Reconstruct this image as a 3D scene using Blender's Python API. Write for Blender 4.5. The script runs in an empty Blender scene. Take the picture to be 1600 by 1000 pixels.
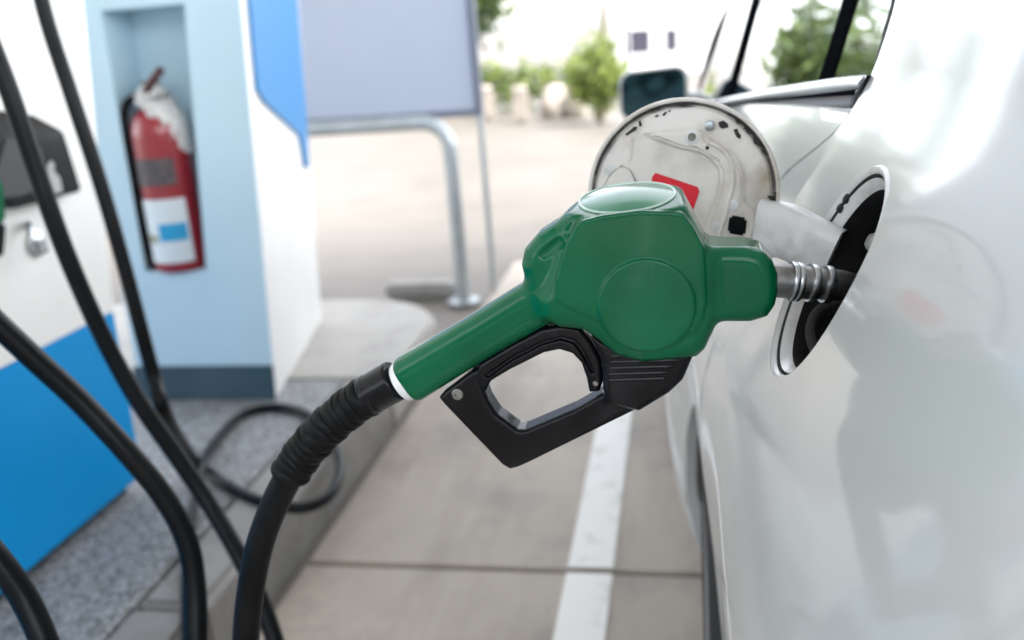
import bpy, bmesh, math, random
import numpy as np
from mathutils import Vector, Matrix

random.seed(7); rng = np.random.default_rng(7)
S = bpy.context.scene
COL = S.collection
R_ = math.radians

# ------------------------------------------------------------------ camera
CAM = np.array([0.0, 0.0, 1.17]); FPX = 1450.0
PITCH, ROLL, YAW = R_(17), R_(-4.3), R_(11)
fwd = np.array([-math.sin(YAW)*math.cos(PITCH), math.cos(YAW)*math.cos(PITCH), -math.sin(PITCH)])
rt0 = np.array([math.cos(YAW), math.sin(YAW), 0.0]); up0 = np.cross(rt0, fwd)
RT = math.cos(ROLL)*rt0 + math.sin(ROLL)*up0
UP = -math.sin(ROLL)*rt0 + math.cos(ROLL)*up0
cd = bpy.data.cameras.new('camera'); cam = bpy.data.objects.new('camera', cd); COL.objects.link(cam)
cam.matrix_world = Matrix([[RT[i], UP[i], -fwd[i], CAM[i]] for i in range(3)] + [[0, 0, 0, 1]])
cd.sensor_width = 36.0; cd.lens = 36.0*FPX/1600.0
cd.clip_start = 0.01; cd.clip_end = 3000.0
cd.dof.use_dof = True; cd.dof.focus_distance = 0.70; cd.dof.aperture_fstop = 3.9
S.camera = cam

# ------------------------------------------------------------------ light
SUN_EL, SUN_AZ = R_(56), R_(112)          # azimuth measured from +Y towards +X
w = bpy.data.worlds.new('World'); S.world = w; w.use_nodes = True
nt = w.node_tree; bg = nt.nodes['Background']
sky = nt.nodes.new('ShaderNodeTexSky'); sky.sky_type = 'NISHITA'; sky.sun_disc = False
sky.sun_elevation = SUN_EL; sky.sun_rotation = SUN_AZ
sky.air_density = 1.0; sky.dust_density = 2.0; sky.ozone_density = 1.0
hsv = nt.nodes.new('ShaderNodeHueSaturation'); hsv.inputs['Saturation'].default_value = .22     # thin white overcast
nt.links.new(sky.outputs[0], hsv.inputs['Color']); nt.links.new(hsv.outputs[0], bg.inputs[0]); bg.inputs[1].default_value = 0.15
sl = bpy.data.lights.new('sun', 'SUN'); sl.energy = 1.15; sl.angle = R_(14); sl.color = (1, .94, .86)
so = bpy.data.objects.new('sun', sl); COL.objects.link(so)
sd = Vector((math.sin(SUN_AZ)*math.cos(SUN_EL), math.cos(SUN_AZ)*math.cos(SUN_EL), math.sin(SUN_EL)))
so.rotation_euler = (-sd).to_track_quat('-Z', 'Y').to_euler(); so.location = (12, -4, 14)
S.view_settings.view_transform = 'Standard'; S.view_settings.look = 'None'
S.view_settings.gamma = 1.0; S.view_settings.use_curve_mapping = False
S.view_settings.exposure = 2.75
S.render.engine = 'CYCLES'
S.cycles.use_denoising = True

# ------------------------------------------------------------------ helpers
def ray(px, py):
    return RT*(px-800)/FPX + UP*(500-py)/FPX + fwd
def on_y(px, py, y):
    r = ray(px, py); return CAM + r*(y/r[1])
def on_x(px, py, x):
    r = ray(px, py); return CAM + r*(x/r[0])
def on_z(px, py, z):
    r = ray(px, py); return CAM + r*((z-CAM[2])/r[2])
def at_d(px, py, d):
    r = ray(px, py); return CAM + r*d
def on_plane(px, py, p0, n):
    r = ray(px, py); n = np.array(n, float); return CAM + r*(np.dot(np.array(p0)-CAM, n)/np.dot(r, n))

def wloc(o):
    p = np.zeros(3)
    while o is not None:
        p = p + np.array(o.location); o = o.parent
    return p

def mesh_obj(name, V, F, mat=None, parent=None, smooth=True, loc=None, matidx=None):
    V = np.asarray(V, float).reshape(-1, 3)
    base = wloc(parent)
    own = np.zeros(3) if loc is None else np.array(loc, float) - base
    V = V - base - own
    me = bpy.data.meshes.new(name)
    me.from_pydata(V.tolist(), [], [tuple(int(i) for i in f) for f in F])
    me.validate()
    mats = mat if isinstance(mat, (list, tuple)) else [mat]
    for m in mats:
        if m: me.materials.append(m)
    if matidx is not None:
        me.polygons.foreach_set('material_index', matidx)
    if smooth:
        me.polygons.foreach_set('use_smooth', [True]*len(me.polygons))
    me.update()
    o = bpy.data.objects.new(name, me); COL.objects.link(o)
    o.location = own
    if parent: o.parent = parent
    return o

def tag(o, label=None, cat=None, group=None, kind=None):
    if label: o['label'] = label
    if cat: o['category'] = cat
    if group: o['group'] = group
    if kind: o['kind'] = kind
    return o
def thing(name, loc, label, cat, group=None):
    o = bpy.data.objects.new(name, None); COL.objects.link(o); o.location = loc
    o.empty_display_size = .1
    return tag(o, label, cat, group)
def smooth_angle(o, deg=35):
    me = o.data
    bm = bmesh.new(); bm.from_mesh(me)
    bmesh.ops.recalc_face_normals(bm, faces=bm.faces)
    lim = R_(deg)
    for e in bm.edges:
        if len(e.link_faces) == 2: e.smooth = e.calc_face_angle(0) < lim
    bm.to_mesh(me); bm.free()
    return o

class MB:
    def __init__(s): s.V = []; s.F = []
    def add(s, V, F):
        n = len(s.V); s.V += [tuple(v) for v in V]; s.F += [tuple(n+i for i in f) for f in F]; return s
    def box(s, lo, hi):
        x0, y0, z0 = lo; x1, y1, z1 = hi
        V = [(x0,y0,z0),(x1,y0,z0),(x1,y1,z0),(x0,y1,z0),(x0,y0,z1),(x1,y0,z1),(x1,y1,z1),(x0,y1,z1)]
        return s.add(V, [(0,3,2,1),(4,5,6,7),(0,1,5,4),(1,2,6,5),(2,3,7,6),(3,0,4,7)])
    def hexa(s, P):   # 8 points bottom ring then top ring
        return s.add(P, [(0,3,2,1),(4,5,6,7),(0,1,5,4),(1,2,6,5),(2,3,7,6),(3,0,4,7)])
    def quad(s, a, b, c, d): return s.add([a,b,c,d], [(0,1,2,3)])
    def prism(s, poly, vec):
        n = len(poly); P = [np.array(p, float) for p in poly]; v = np.array(vec, float)
        V = P + [p+v for p in P]
        F = [tuple(range(n-1,-1,-1)), tuple(range(n, 2*n))] + [(i,(i+1)%n,n+(i+1)%n,n+i) for i in range(n)]
        return s.add(V, F)
    def lathe(s, prof, c, ax, seg=32, capped=True):
        ax = np.array(ax, float); ax /= np.linalg.norm(ax); c = np.array(c, float)
        t = np.array([1,0,0.]) if abs(ax[0]) < .8 else np.array([0,1.,0])
        u = np.cross(ax, t); u /= np.linalg.norm(u); v = np.cross(ax, u)
        V = []; F = []
        for (r, h) in prof:
            for k in range(seg):
                a = 2*math.pi*k/seg; V.append(c+ax*h+(u*math.cos(a)+v*math.sin(a))*r)
        m = len(prof)
        for j in range(m-1):
            for k in range(seg):
                F.append((j*seg+k, j*seg+(k+1)%seg, (j+1)*seg+(k+1)%seg, (j+1)*seg+k))
        if capped:
            F.append(tuple(range(seg-1,-1,-1))); F.append(tuple((m-1)*seg+k for k in range(seg)))
        return s.add(V, F)
    def tube(s, pts, rad, seg=12, cap=True):
        P = np.asarray(pts, float); n = len(P)
        rad = np.full(n, rad) if np.isscalar(rad) else np.asarray(rad, float)
        T = np.gradient(P, axis=0); T /= np.linalg.norm(T, axis=1)[:, None]
        u = np.cross(T[0], [0,0,1.]);
        if np.linalg.norm(u) < .05: u = np.cross(T[0], [0,1.,0])
        u /= np.linalg.norm(u); V = []; F = []
        for i in range(n):
            u = u - T[i]*np.dot(u, T[i]); u /= np.linalg.norm(u); v = np.cross(T[i], u)
            for k in range(seg):
                a = 2*math.pi*k/seg; V.append(P[i]+(u*math.cos(a)+v*math.sin(a))*rad[i])
        for j in range(n-1):
            for k in range(seg):
                F.append((j*seg+k, j*seg+(k+1)%seg, (j+1)*seg+(k+1)%seg, (j+1)*seg+k))
        if cap:
            F.append(tuple(range(seg-1,-1,-1))); F.append(tuple((n-1)*seg+k for k in range(seg)))
        return s.add(V, F)
    def obj(s, name, mat, parent=None, smooth=True, ang=35, loc=None):
        o = mesh_obj(name, s.V, s.F, mat, parent, smooth, loc)
        if smooth: smooth_angle(o, ang)
        return o
def bevel(o, wd, seg=2):
    bm = bmesh.new(); bm.from_mesh(o.data)
    bmesh.ops.remove_doubles(bm, verts=bm.verts, dist=1e-6)
    es = [e for e in bm.edges if len(e.link_faces) == 2 and e.calc_face_angle(0) > .4]
    bmesh.ops.bevel(bm, geom=es, offset=wd, segments=seg, affect='EDGES', clamp_overlap=True)
    bm.to_mesh(o.data); bm.free()
    o.data.polygons.foreach_set('use_smooth', [True]*len(o.data.polygons)); return smooth_angle(o, 30)

def catmull(pts, n=10, closed=False):
    P = np.asarray(pts, float); out = []
    N = len(P)
    rngk = range(N) if closed else range(N-1)
    for i in rngk:
        if closed: p0,p1,p2,p3 = P[(i-1)%N],P[i],P[(i+1)%N],P[(i+2)%N]
        else: p0,p1,p2,p3 = P[max(i-1,0)],P[i],P[i+1],P[min(i+2,N-1)]
        for k in range(n):
            t = k/n
            out.append(.5*((2*p1)+(-p0+p2)*t+(2*p0-5*p1+4*p2-p3)*t*t+(-p0+3*p1-3*p2+p3)*t**3))
    if not closed: out.append(P[-1])
    return np.array(out)

# ---- signed distance fields, meshed with surface nets (moulded plastic shapes)
def smin(a, b, k):
    h = np.clip(.5+.5*(b-a)/k, 0, 1); return b*(1-h)+a*h-k*h*(1-h)
def smax(a, b, k): return -smin(-a, -b, k)
def sd_poly(X, Z, poly):
    P = np.asarray(poly, float); n = len(P); d = np.full(X.shape, 1e9); s = np.ones(X.shape)
    for i in range(n):
        a = P[i]; b = P[i-1]; e = b-a; wx = X-a[0]; wz = Z-a[1]
        t = np.clip((wx*e[0]+wz*e[1])/(e@e), 0, 1)
        d = np.minimum(d, (wx-e[0]*t)**2+(wz-e[1]*t)**2)
        c1 = Z >= a[1]; c2 = Z < b[1]; c3 = e[0]*wz > e[1]*wx
        s = np.where((c1 & c2 & c3) | (~c1 & ~c2 & ~c3), -s, s)
    return s*np.sqrt(d)
def extrude(d2, Y, yc, half, r):
    q1 = d2[:, None, :] + r + 0*Y; q2 = np.abs(Y-yc)-(half-r) + 0*q1
    return np.minimum(np.maximum(q1, q2), 0)+np.sqrt(np.maximum(q1,0)**2+np.maximum(q2,0)**2)-r
def surface_nets(D, org, h):
    nx, ny, nz = D.shape; ins = D < 0
    C = np.zeros((nx-1, ny-1, nz-1), int)
    offs = [(i,j,k) for i in (0,1) for j in (0,1) for k in (0,1)]
    for o in offs: C += ins[o[0]:nx-1+o[0], o[1]:ny-1+o[1], o[2]:nz-1+o[2]]
    act = (C > 0) & (C < 8); I = np.argwhere(act); idm = -np.ones(C.shape, int); idm[act] = np.arange(len(I))
    acc = np.zeros((len(I), 3)); cnt = np.zeros(len(I))
    for a in offs:
        for ax in range(3):
            if a[ax]: continue
            b = list(a); b[ax] = 1
            da = D[I[:,0]+a[0], I[:,1]+a[1], I[:,2]+a[2]]; db = D[I[:,0]+b[0], I[:,1]+b[1], I[:,2]+b[2]]
            m = (da < 0) != (db < 0)
            t = np.where(m, da/np.where(m, da-db, 1), 0)
            p = np.array(a, float)[None]+np.zeros((len(I),3)); p[:, ax] += t
            acc += p*m[:, None]; cnt += m
    V = org+(I+acc/cnt[:, None])*h
    F = []
    for ax in range(3):
        b1, b2 = [(1,2),(2,0),(0,1)][ax]
        sl0 = [slice(1,-1)]*3; sl0[ax] = slice(0,-1)
        sl1 = [slice(1,-1)]*3; sl1[ax] = slice(1,None)
        A = ins[tuple(sl0)]; B = ins[tuple(sl1)]
        E = np.argwhere(A != B); flip = A[tuple(E.T)]
        if not len(E): continue
        base = E.copy(); base[:, b1] += 1; base[:, b2] += 1
        def g(d1, d2_):
            c = base.copy(); c[:, b1] += d1; c[:, b2] += d2_; return idm[tuple(c.T)]
        q = np.stack([g(-1,-1), g(0,-1), g(0,0), g(-1,0)], 1)
        q[~flip] = q[~flip][:, ::-1]
        F.append(q)
    return V, np.concatenate(F)

# ------------------------------------------------------------------ materials
def mat(name, col, rough=.5, metal=0., coat=0., spec=.5, noise=None, bump=None, coat_rough=.03, coat_ior=1.5):
    m = bpy.data.materials.new(name); m.use_nodes = True
    n = m.node_tree.nodes; L = m.node_tree.links; p = n['Principled BSDF']
    p.inputs['Base Color'].default_value = (*col, 1); p.inputs['Roughness'].default_value = rough
    p.inputs['Metallic'].default_value = metal; p.inputs['Coat Weight'].default_value = coat
    p.inputs['Coat Roughness'].default_value = coat_rough; p.inputs['Coat IOR'].default_value = coat_ior
    p.inputs['Specular IOR Level'].default_value = spec
    tc = n.new('ShaderNodeTexCoord')
    if noise:      # (scale, other colour, lo, hi [, detail])
        sc, c2, lo, hi = noise[:4]
        t = n.new('ShaderNodeTexNoise'); t.inputs['Scale'].default_value = sc; t.inputs['Detail'].default_value = noise[4] if len(noise) > 4 else 6
        L.new(tc.outputs['Object'], t.inputs['Vector'])
        r = n.new('ShaderNodeMapRange'); r.inputs[1].default_value = lo; r.inputs[2].default_value = hi
        L.new(t.outputs[0], r.inputs[0])
        mx = n.new('ShaderNodeMix'); mx.data_type = 'RGBA'
        mx.inputs[6].default_value = (*col, 1); mx.inputs[7].default_value = (*c2, 1)
        L.new(r.outputs[0], mx.inputs[0]); L.new(mx.outputs[2], p.inputs['Base Color'])
        m['mix'] = mx.name
    if bump:       # (scale, strength, distance)
        t2 = n.new('ShaderNodeTexNoise'); t2.inputs['Scale'].default_value = bump[0]; t2.inputs['Detail'].default_value = 4
        L.new(tc.outputs['Object'], t2.inputs['Vector'])
        b = n.new('ShaderNodeBump'); b.inputs['Strength'].default_value = bump[1]; b.inputs['Distance'].default_value = bump[2]
        L.new(t2.outputs[0], b.inputs['Height']); L.new(b.outputs[0], p.inputs['Normal'])
    return m

M = {}
M['green'] = mat('green_plastic', (.0001,.082,.032), .36, coat=1, coat_rough=.06, coat_ior=1.3, spec=.05, bump=(500,.05,.0006), noise=(14,(.001,.120,.050),.35,.7))
M['black'] = mat('black_plastic', (.0025,.003,.0045), .45, spec=.06, coat=1, coat_rough=.14, coat_ior=1.25, bump=(400,.06,.0006), noise=(20,(.008,.0085,.010),.4,.7))
M['rubber'] = mat('black_rubber', (.004,.0045,.005), .6, spec=.05, coat=.4, coat_rough=.35, coat_ior=1.3, bump=(900,.15,.0005), noise=(30,(.010,.0105,.011),.45,.75))
M['hose'] = mat('hose_rubber', (.002,.003,.004), .5, spec=.04, coat=.55, coat_rough=.3, coat_ior=1.3, noise=(9,(.007,.008,.009),.4,.75))
M['clear'] = mat('white_collar', (.75,.77,.77), .2, coat=.6)
M['steel'] = mat('worn_steel', (.32,.32,.31), .34, metal=1, noise=(60,(.16,.16,.16),.4,.7))
M['chrome'] = mat('satin_chrome', (.50,.53,.55), .24, metal=1)
M['paint'] = mat('white_car_paint', (.475,.495,.49), .35, coat=.8, coat_rough=.065)
M['doorin'] = mat('worn_white_paint', (.66,.64,.60), .45, coat=.25, coat_rough=.2, noise=(22,(.33,.28,.21),.47,.78), bump=(120,.08,.001))
M['pocket'] = mat('filler_white', (.60,.61,.61), .4, coat=.4, coat_rough=.15, noise=(40,(.40,.40,.39),.5,.75))
M['grime'] = mat('dark_grime', (.012,.011,.010), .7)
M['seam'] = mat('dark_seam', (.07,.065,.06), .6, noise=(70,(.2,.19,.17),.4,.65))
M['well'] = mat('cavity_black', (.004,.004,.0045), .6, spec=.15)
M['liner'] = mat('arch_liner', (.10,.095,.085), .8, noise=(12,(.05,.048,.045),.4,.7))
M['matteblack'] = mat('matte_black_trim', (.006,.007,.009), .9, spec=0.0)
M['tyre'] = mat('tyre_rubber', (.018,.018,.018), .75, bump=(60,.2,.002))
M['rim'] = mat('alloy_rim', (.55,.56,.58), .35, metal=.7)
M['redsticker'] = mat('red_sticker', (.62,.012,.028), .4)
M['mirrorglass'] = mat('dark_reflection', (.03,.075,.095), .06, metal=.9)  # dark teal reflection put into the mirror's base colour
M['disp_white'] = mat('dispenser_white', (.80,.80,.77), .35, noise=(3,(.74,.74,.71),.4,.7))
M['disp_blue'] = mat('dispenser_blue', (.001,.27,.62), .4, spec=.25, noise=(2.5,(.001,.24,.56),.4,.7))
M['plinth'] = mat('dark_plinth', (.03,.035,.04), .6)
M['pillar_blue'] = mat('pillar_pale_blue', (.52,.69,.78), .5, noise=(2.2,(.47,.64,.74),.35,.7), bump=(40,.05,.002))
M['pillar_white'] = mat('pillar_white', (.80,.80,.79), .5, noise=(3,(.74,.74,.73),.4,.7))
M['skirt'] = mat('slate_skirting', (.035,.075,.10), .5, noise=(8,(.05,.09,.115),.4,.7))
M['skyblue'] = mat('sky_blue_panel', (.045,.225,.50), .4)
M['extred'] = mat('red_enamel', (.27,.008,.016), .3, coat=.5)
M['label_white'] = mat('label_paper', (.66,.72,.75), .5)
M['label_blue'] = mat('label_blue', (.02,.33,.60), .5)
M['label_dark'] = mat('label_dark', (.07,.06,.065), .5, noise=(60,(.16,.12,.12),.5,.7))
M['label_olive'] = mat('label_olive', (.30,.31,.22), .5)
M['cover_white'] = mat('plastic_cover', (.68,.67,.65), .35, noise=(20,(.5,.49,.48),.45,.7), bump=(30,.4,.01))
M['handle_dark'] = mat('handle_maroon', (.09,.03,.03), .4)
M['board'] = mat('lavender_board', (.38,.43,.54), .6, noise=(1.5,(.42,.465,.57),.4,.7))
M['frame_dark'] = mat('board_frame', (.12,.14,.19), .5)
M['galv'] = mat('galvanised_pipe', (.42,.46,.48), .35, metal=.6, noise=(12,(.34,.38,.40),.4,.7))
M['line'] = mat('road_paint', (.78,.765,.73), .6, noise=(14,(.58,.555,.52),.55,.75), bump=(150,.2,.001))
M['canopy'] = mat('canopy_soffit', (.72,.73,.74), .6)
M['leaf'] = mat('leaf_green', (.05,.10,.028), .5, noise=(3,(.09,.14,.03),.4,.65))
M['leaf2'] = mat('leaf_yellow_green', (.13,.19,.03), .5, noise=(3,(.17,.20,.04),.4,.65))
M['leaf3'] = mat('leaf_dark', (.028,.06,.024), .5, noise=(3,(.05,.08,.03),.4,.65))
def leafmat(name, c, c2):
    m = mat(name, c, .5, noise=(3,c2,.4,.65)); n = m.node_tree.nodes; L = m.node_tree.links
    t = n.new('ShaderNodeBsdfTranslucent'); L.new(n[m['mix']].outputs[2], t.inputs[0])
    a = n.new('ShaderNodeMixShader'); a.inputs[0].default_value = .45
    L.new(n['Principled BSDF'].outputs[0], a.inputs[1]); L.new(t.outputs[0], a.inputs[2]); L.new(a.outputs[0], n['Material Output'].inputs[0]); return m
M['leaf'] = leafmat('leaf_green', (.10,.16,.05), (.15,.20,.06))
M['leaf2'] = leafmat('leaf_yellow_green', (.23,.29,.06), (.27,.31,.09))
M['leaf3'] = leafmat('leaf_dark', (.035,.07,.028), (.06,.09,.035))
M['bark'] = mat('bark', (.14,.10,.07), .8, noise=(20,(.08,.06,.045),.4,.7), bump=(30,.5,.02))
M['housewhite'] = mat('render_white', (.78,.78,.77), .7, noise=(2,(.7,.7,.69),.4,.7))
M['windowdark'] = mat('window_dark', (.07,.065,.09), .1)
M['stone'] = mat('pale_stone', (.34,.30,.26), .8, noise=(6,(.26,.23,.20),.4,.7), bump=(10,.5,.05))
M['trimdark'] = mat('cabin_trim', (.05,.05,.055), .7)
M['shopwall'] = mat('shop_render', (.50,.50,.49), .8, noise=(1.2,(.45,.45,.44),.4,.7))
M['green_gloss'] = mat('green_gloss', (.003,.15,.07), .3, coat=.8, coat_rough=.16, noise=(60,(.01,.17,.085),.4,.7))
M['ring_highlight'] = mat('highlight_pale_green', (.42,.58,.50), .3, coat=.5)  # crown rim highlight painted as a pale base colour
M['greymet'] = mat('grey_tag', (.34,.34,.33), .4)

def scuff(m, col, amount):
    n = m.node_tree.nodes; L = m.node_tree.links; p = n['Principled BSDF']; src = p.inputs['Base Color'].links[0].from_socket
    tc = n.new('ShaderNodeTexCoord'); prev = src
    for rot, sc in ((.7,(260,40,18)),(-.5,(190,60,14))):
        mp = n.new('ShaderNodeMapping'); mp.inputs['Rotation'].default_value = (0,rot,0); mp.inputs['Scale'].default_value = sc
        L.new(tc.outputs['Object'], mp.inputs[0])
        t = n.new('ShaderNodeTexNoise'); t.inputs['Scale'].default_value = 1.0; t.inputs['Detail'].default_value = 5; t.inputs['Roughness'].default_value = .7
        L.new(mp.outputs[0], t.inputs['Vector'])
        r = n.new('ShaderNodeMapRange'); r.inputs[1].default_value = .64; r.inputs[2].default_value = .78; r.inputs[4].default_value = amount; L.new(t.outputs[0], r.inputs[0])
        x = n.new('ShaderNodeMix'); x.data_type = 'RGBA'; x.inputs[7].default_value = (*col,1)
        L.new(r.outputs[0], x.inputs[0]); L.new(prev, x.inputs[6]); prev = x.outputs[2]
    L.new(prev, p.inputs['Base Color'])
    t = n.new('ShaderNodeTexNoise'); t.inputs['Scale'].default_value = 35; t.inputs['Detail'].default_value = 6; L.new(tc.outputs['Object'], t.inputs['Vector'])
    r = n.new('ShaderNodeMapRange'); r.inputs[1].default_value = .35; r.inputs[2].default_value = .7; r.inputs[3].default_value = .04; r.inputs[4].default_value = .2; L.new(t.outputs[0], r.inputs[0])
    L.new(r.outputs[0], p.inputs['Coat Roughness'])
scuff(M['green'], (.04,.15,.09), .28)
scuff(M['black'], (.05,.05,.055), .45)
def concrete(name, c1, c2, c3, s1, s2, rough=.65, speck=None):
    m = bpy.data.materials.new(name); m.use_nodes = True
    n = m.node_tree.nodes; L = m.node_tree.links; p = n['Principled BSDF']; p.inputs['Roughness'].default_value = rough
    g = n.new('ShaderNodeNewGeometry')
    def noise(sc, det=6, ro=.55):
        t = n.new('ShaderNodeTexNoise'); t.inputs['Scale'].default_value = sc; t.inputs['Detail'].default_value = det; t.inputs['Roughness'].default_value = ro
        L.new(g.outputs['Position'], t.inputs['Vector']); return t
    def rng_(a, lo, hi):
        r = n.new('ShaderNodeMapRange'); r.inputs[1].default_value = lo; r.inputs[2].default_value = hi; L.new(a, r.inputs[0]); return r.outputs[0]
    def mix(f, a, b):
        x = n.new('ShaderNodeMix'); x.data_type = 'RGBA'; L.new(f, x.inputs[0])
        for s_, q in ((6,a),(7,b)):
            if isinstance(q, tuple): x.inputs[s_].default_value = (*q,1)
            else: L.new(q, x.inputs[s_])
        return x.outputs[2]
    a = mix(rng_(noise(s1).outputs[0], .35, .65), c1, c2)
    b = mix(rng_(noise(s2, 8, .7).outputs[0], .5, .72), a, c3)
    if speck:
        v = n.new('ShaderNodeTexVoronoi'); v.inputs['Scale'].default_value = speck[0]
        L.new(g.outputs['Position'], v.inputs['Vector'])
        hs = n.new('ShaderNodeSeparateColor'); L.new(v.outputs['Color'], hs.inputs[0])
        b = mix(rng_(hs.outputs[0], .62, .8), b, speck[1])
        b = mix(rng_(hs.outputs[1], .74, .9), b, speck[2])
    L.new(b, p.inputs['Base Color'])
    t = noise(90, 6, .7); bp = n.new('ShaderNodeBump'); bp.inputs['Strength'].default_value = .35; bp.inputs['Distance'].default_value = .004
    L.new(t.outputs[0], bp.inputs['Height']); L.new(bp.outputs[0], p.inputs['Normal'])
    return m
M['slab'] = concrete('forecourt_concrete', (.33,.29,.245), (.46,.40,.335), (.24,.215,.19), .8, 2.6)
def stain(m, tint):
    n = m.node_tree.nodes; L = m.node_tree.links; p = n['Principled BSDF']; src = p.inputs['Base Color'].links[0].from_socket
    g = n.new('ShaderNodeNewGeometry'); mp = n.new('ShaderNodeMapping'); mp.inputs['Scale'].default_value = (3.2,.55,1)
    L.new(g.outputs['Position'], mp.inputs[0])
    t = n.new('ShaderNodeTexNoise'); t.inputs['Scale'].default_value = 1.1; t.inputs['Detail'].default_value = 7; t.inputs['Roughness'].default_value = .62
    L.new(mp.outputs[0], t.inputs['Vector'])
    r = n.new('ShaderNodeMapRange'); r.inputs[1].default_value = .47; r.inputs[2].default_value = .68; r.inputs[4].default_value = .7; L.new(t.outputs[0], r.inputs[0])
    x = n.new('ShaderNodeMix'); x.data_type = 'RGBA'; x.blend_type = 'MULTIPLY'; x.inputs[7].default_value = (*tint,1)
    L.new(r.outputs[0], x.inputs[0]); L.new(src, x.inputs[6]); L.new(x.outputs[2], p.inputs['Base Color'])
stain(M['slab'], (.55,.53,.52))
M['yard'] = concrete('yard_concrete', (.122,.108,.092), (.15,.134,.116), (.095,.083,.07), .5, 1.7)
M['kerb'] = concrete('island_granite', (.19,.195,.195), (.23,.23,.225), (.14,.145,.15), 2.0, 9.0, .6, (140,(.36,.38,.40),(.08,.085,.09)))
M['kerbside'] = concrete('kerb_concrete', (.22,.215,.205), (.27,.26,.245), (.15,.145,.135), 2.5, 7.0)
M['kerbpale'] = concrete('pale_kerb', (.34,.325,.30), (.40,.385,.36), (.26,.245,.225), 2.5, 7.0)

def glass_mat():
    m = bpy.data.materials.new('car_glass'); m.use_nodes = True
    n = m.node_tree.nodes; L = m.node_tree.links; n.remove(n['Principled BSDF'])
    tr = n.new('ShaderNodeBsdfTransparent'); tr.inputs[0].default_value = (.78,.84,.84,1)
    gl = n.new('ShaderNodeBsdfGlossy'); gl.inputs['Roughness'].default_value = .02
    fr = n.new('ShaderNodeFresnel'); fr.inputs[0].default_value = 1.95
    mx = n.new('ShaderNodeMixShader'); L.new(fr.outputs[0], mx.inputs[0]); L.new(tr.outputs[0], mx.inputs[1]); L.new(gl.outputs[0], mx.inputs[2])
    L.new(mx.outputs[0], n['Material Output'].inputs[0]); return m
M['glass'] = glass_mat()

# ================================================================== SETTING
YJ = 1.83
g = mesh_obj('ground', [(-900,-900,-.014),(900,-900,-.014),(900,900,-.014),(-900,900,-.014)], [(0,1,2,3)], M['yard'], smooth=False)
tag(g, kind='structure')
fc = bpy.data.objects.new('forecourt', None); COL.objects.link(fc); tag(fc, kind='structure')
XS = [-.905, 2.6, 6.1]; YS = [-7.17, -4.17, -1.17, YJ, 4.83, 7.83]
for i in range(2):
    for j in range(4):
        b = MB().box((XS[i]+.006, YS[j]+.007, -.2), (XS[i+1]-.006, YS[j+1]-.007, 0)).obj('slab', M['slab'], fc)
        bevel(b, .004, 2)
for j in range(4):   # painted bay line, broken at every joint
    y0, y1 = YS[j]+.011, YS[j+1]-.011
    mesh_obj('painted_line', [(-.272,y0,.004),(-.168,y0,.004),(-.168,y1,.004),(-.272,y1,.004)], [(0,1,2,3)], M['line'], fc, smooth=False)

# pump island with a rounded nose, paler than the kerb stones
isl = bpy.data.objects.new('pump_island', None); COL.objects.link(isl); tag(isl, kind='structure')
def island_outline(y0, x0=-3.2, x1=-.93, yn=3.62, r=.42):
    P = [(x0, y0), (x1, y0)]
    for a in np.linspace(0, math.pi/2, 9): P.append((x1-r+r*math.cos(a), yn-r+r*math.sin(a)))
    for a in np.linspace(math.pi/2, math.pi, 9): P.append((x0+r+r*math.cos(a), yn-r+r*math.sin(a)))
    return P
ISZ = .15
KY = [-6.0, -4.6, -3.2, -1.8, -.4, 1.0, 2.4]
top = MB().box((-3.2, -6, -.2), (-1.085, 2.66, ISZ)).obj('island_top', M['kerb'], isl); bevel(top, .006, 1)
ky = np.linspace(-6, 2.66, 8)
for i in range(7):
    k = MB().box((-1.08, ky[i]+.003, -.2), (-.93, ky[i+1]-.003, ISZ+.003)).obj('kerb_stone', M['kerbside'], isl); bevel(k, .018, 3)
nose = MB().prism([(x, y, -.2) for x, y in island_outline(2.665)], (0,0,.2+ISZ+.002)).obj('island_nose', M['kerbpale'], isl); bevel(nose, .015, 2)

# ------------------------------------------------------------------ canopy overhead (out of frame, shades the forecourt)
cn = thing('canopy_roof', (-1.4, 0, 5.4), 'white flat canopy roof over the pump island', 'canopy')
b = MB().box((-8,-5.4,5.4), (9,3.9,6.0)).obj('roof_slab', M['canopy'], cn)

# unseen shop added behind the camera to shape light and paint reflections
sh = thing('added_shop', (0, -11.5, 0), 'added unseen grey shop behind the camera, shaping light and reflections', 'shop')
MB().box((-9,-15,0),(9,-11.6,4.2)).obj('wall', M['shopwall'], sh, smooth=False)
for k in range(6):
    x = -8.4+k*2.85
    fr = MB()
    for lo, hi in (((x,-11.6,.5),(x+2.5,-11.52,.58)),((x,-11.6,2.9),(x+2.5,-11.52,2.98)),((x,-11.6,.58),(x+.08,-11.52,2.9)),((x+2.42,-11.6,.58),(x+2.5,-11.52,2.9))): fr.box(lo,hi)
    wo = fr.obj('window', M['frame_dark'], sh, smooth=False)
    MB().box((x+.08,-11.595,.58),(x+2.42,-11.56,2.9)).obj('pane', M['windowdark'], wo, smooth=False)

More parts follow.
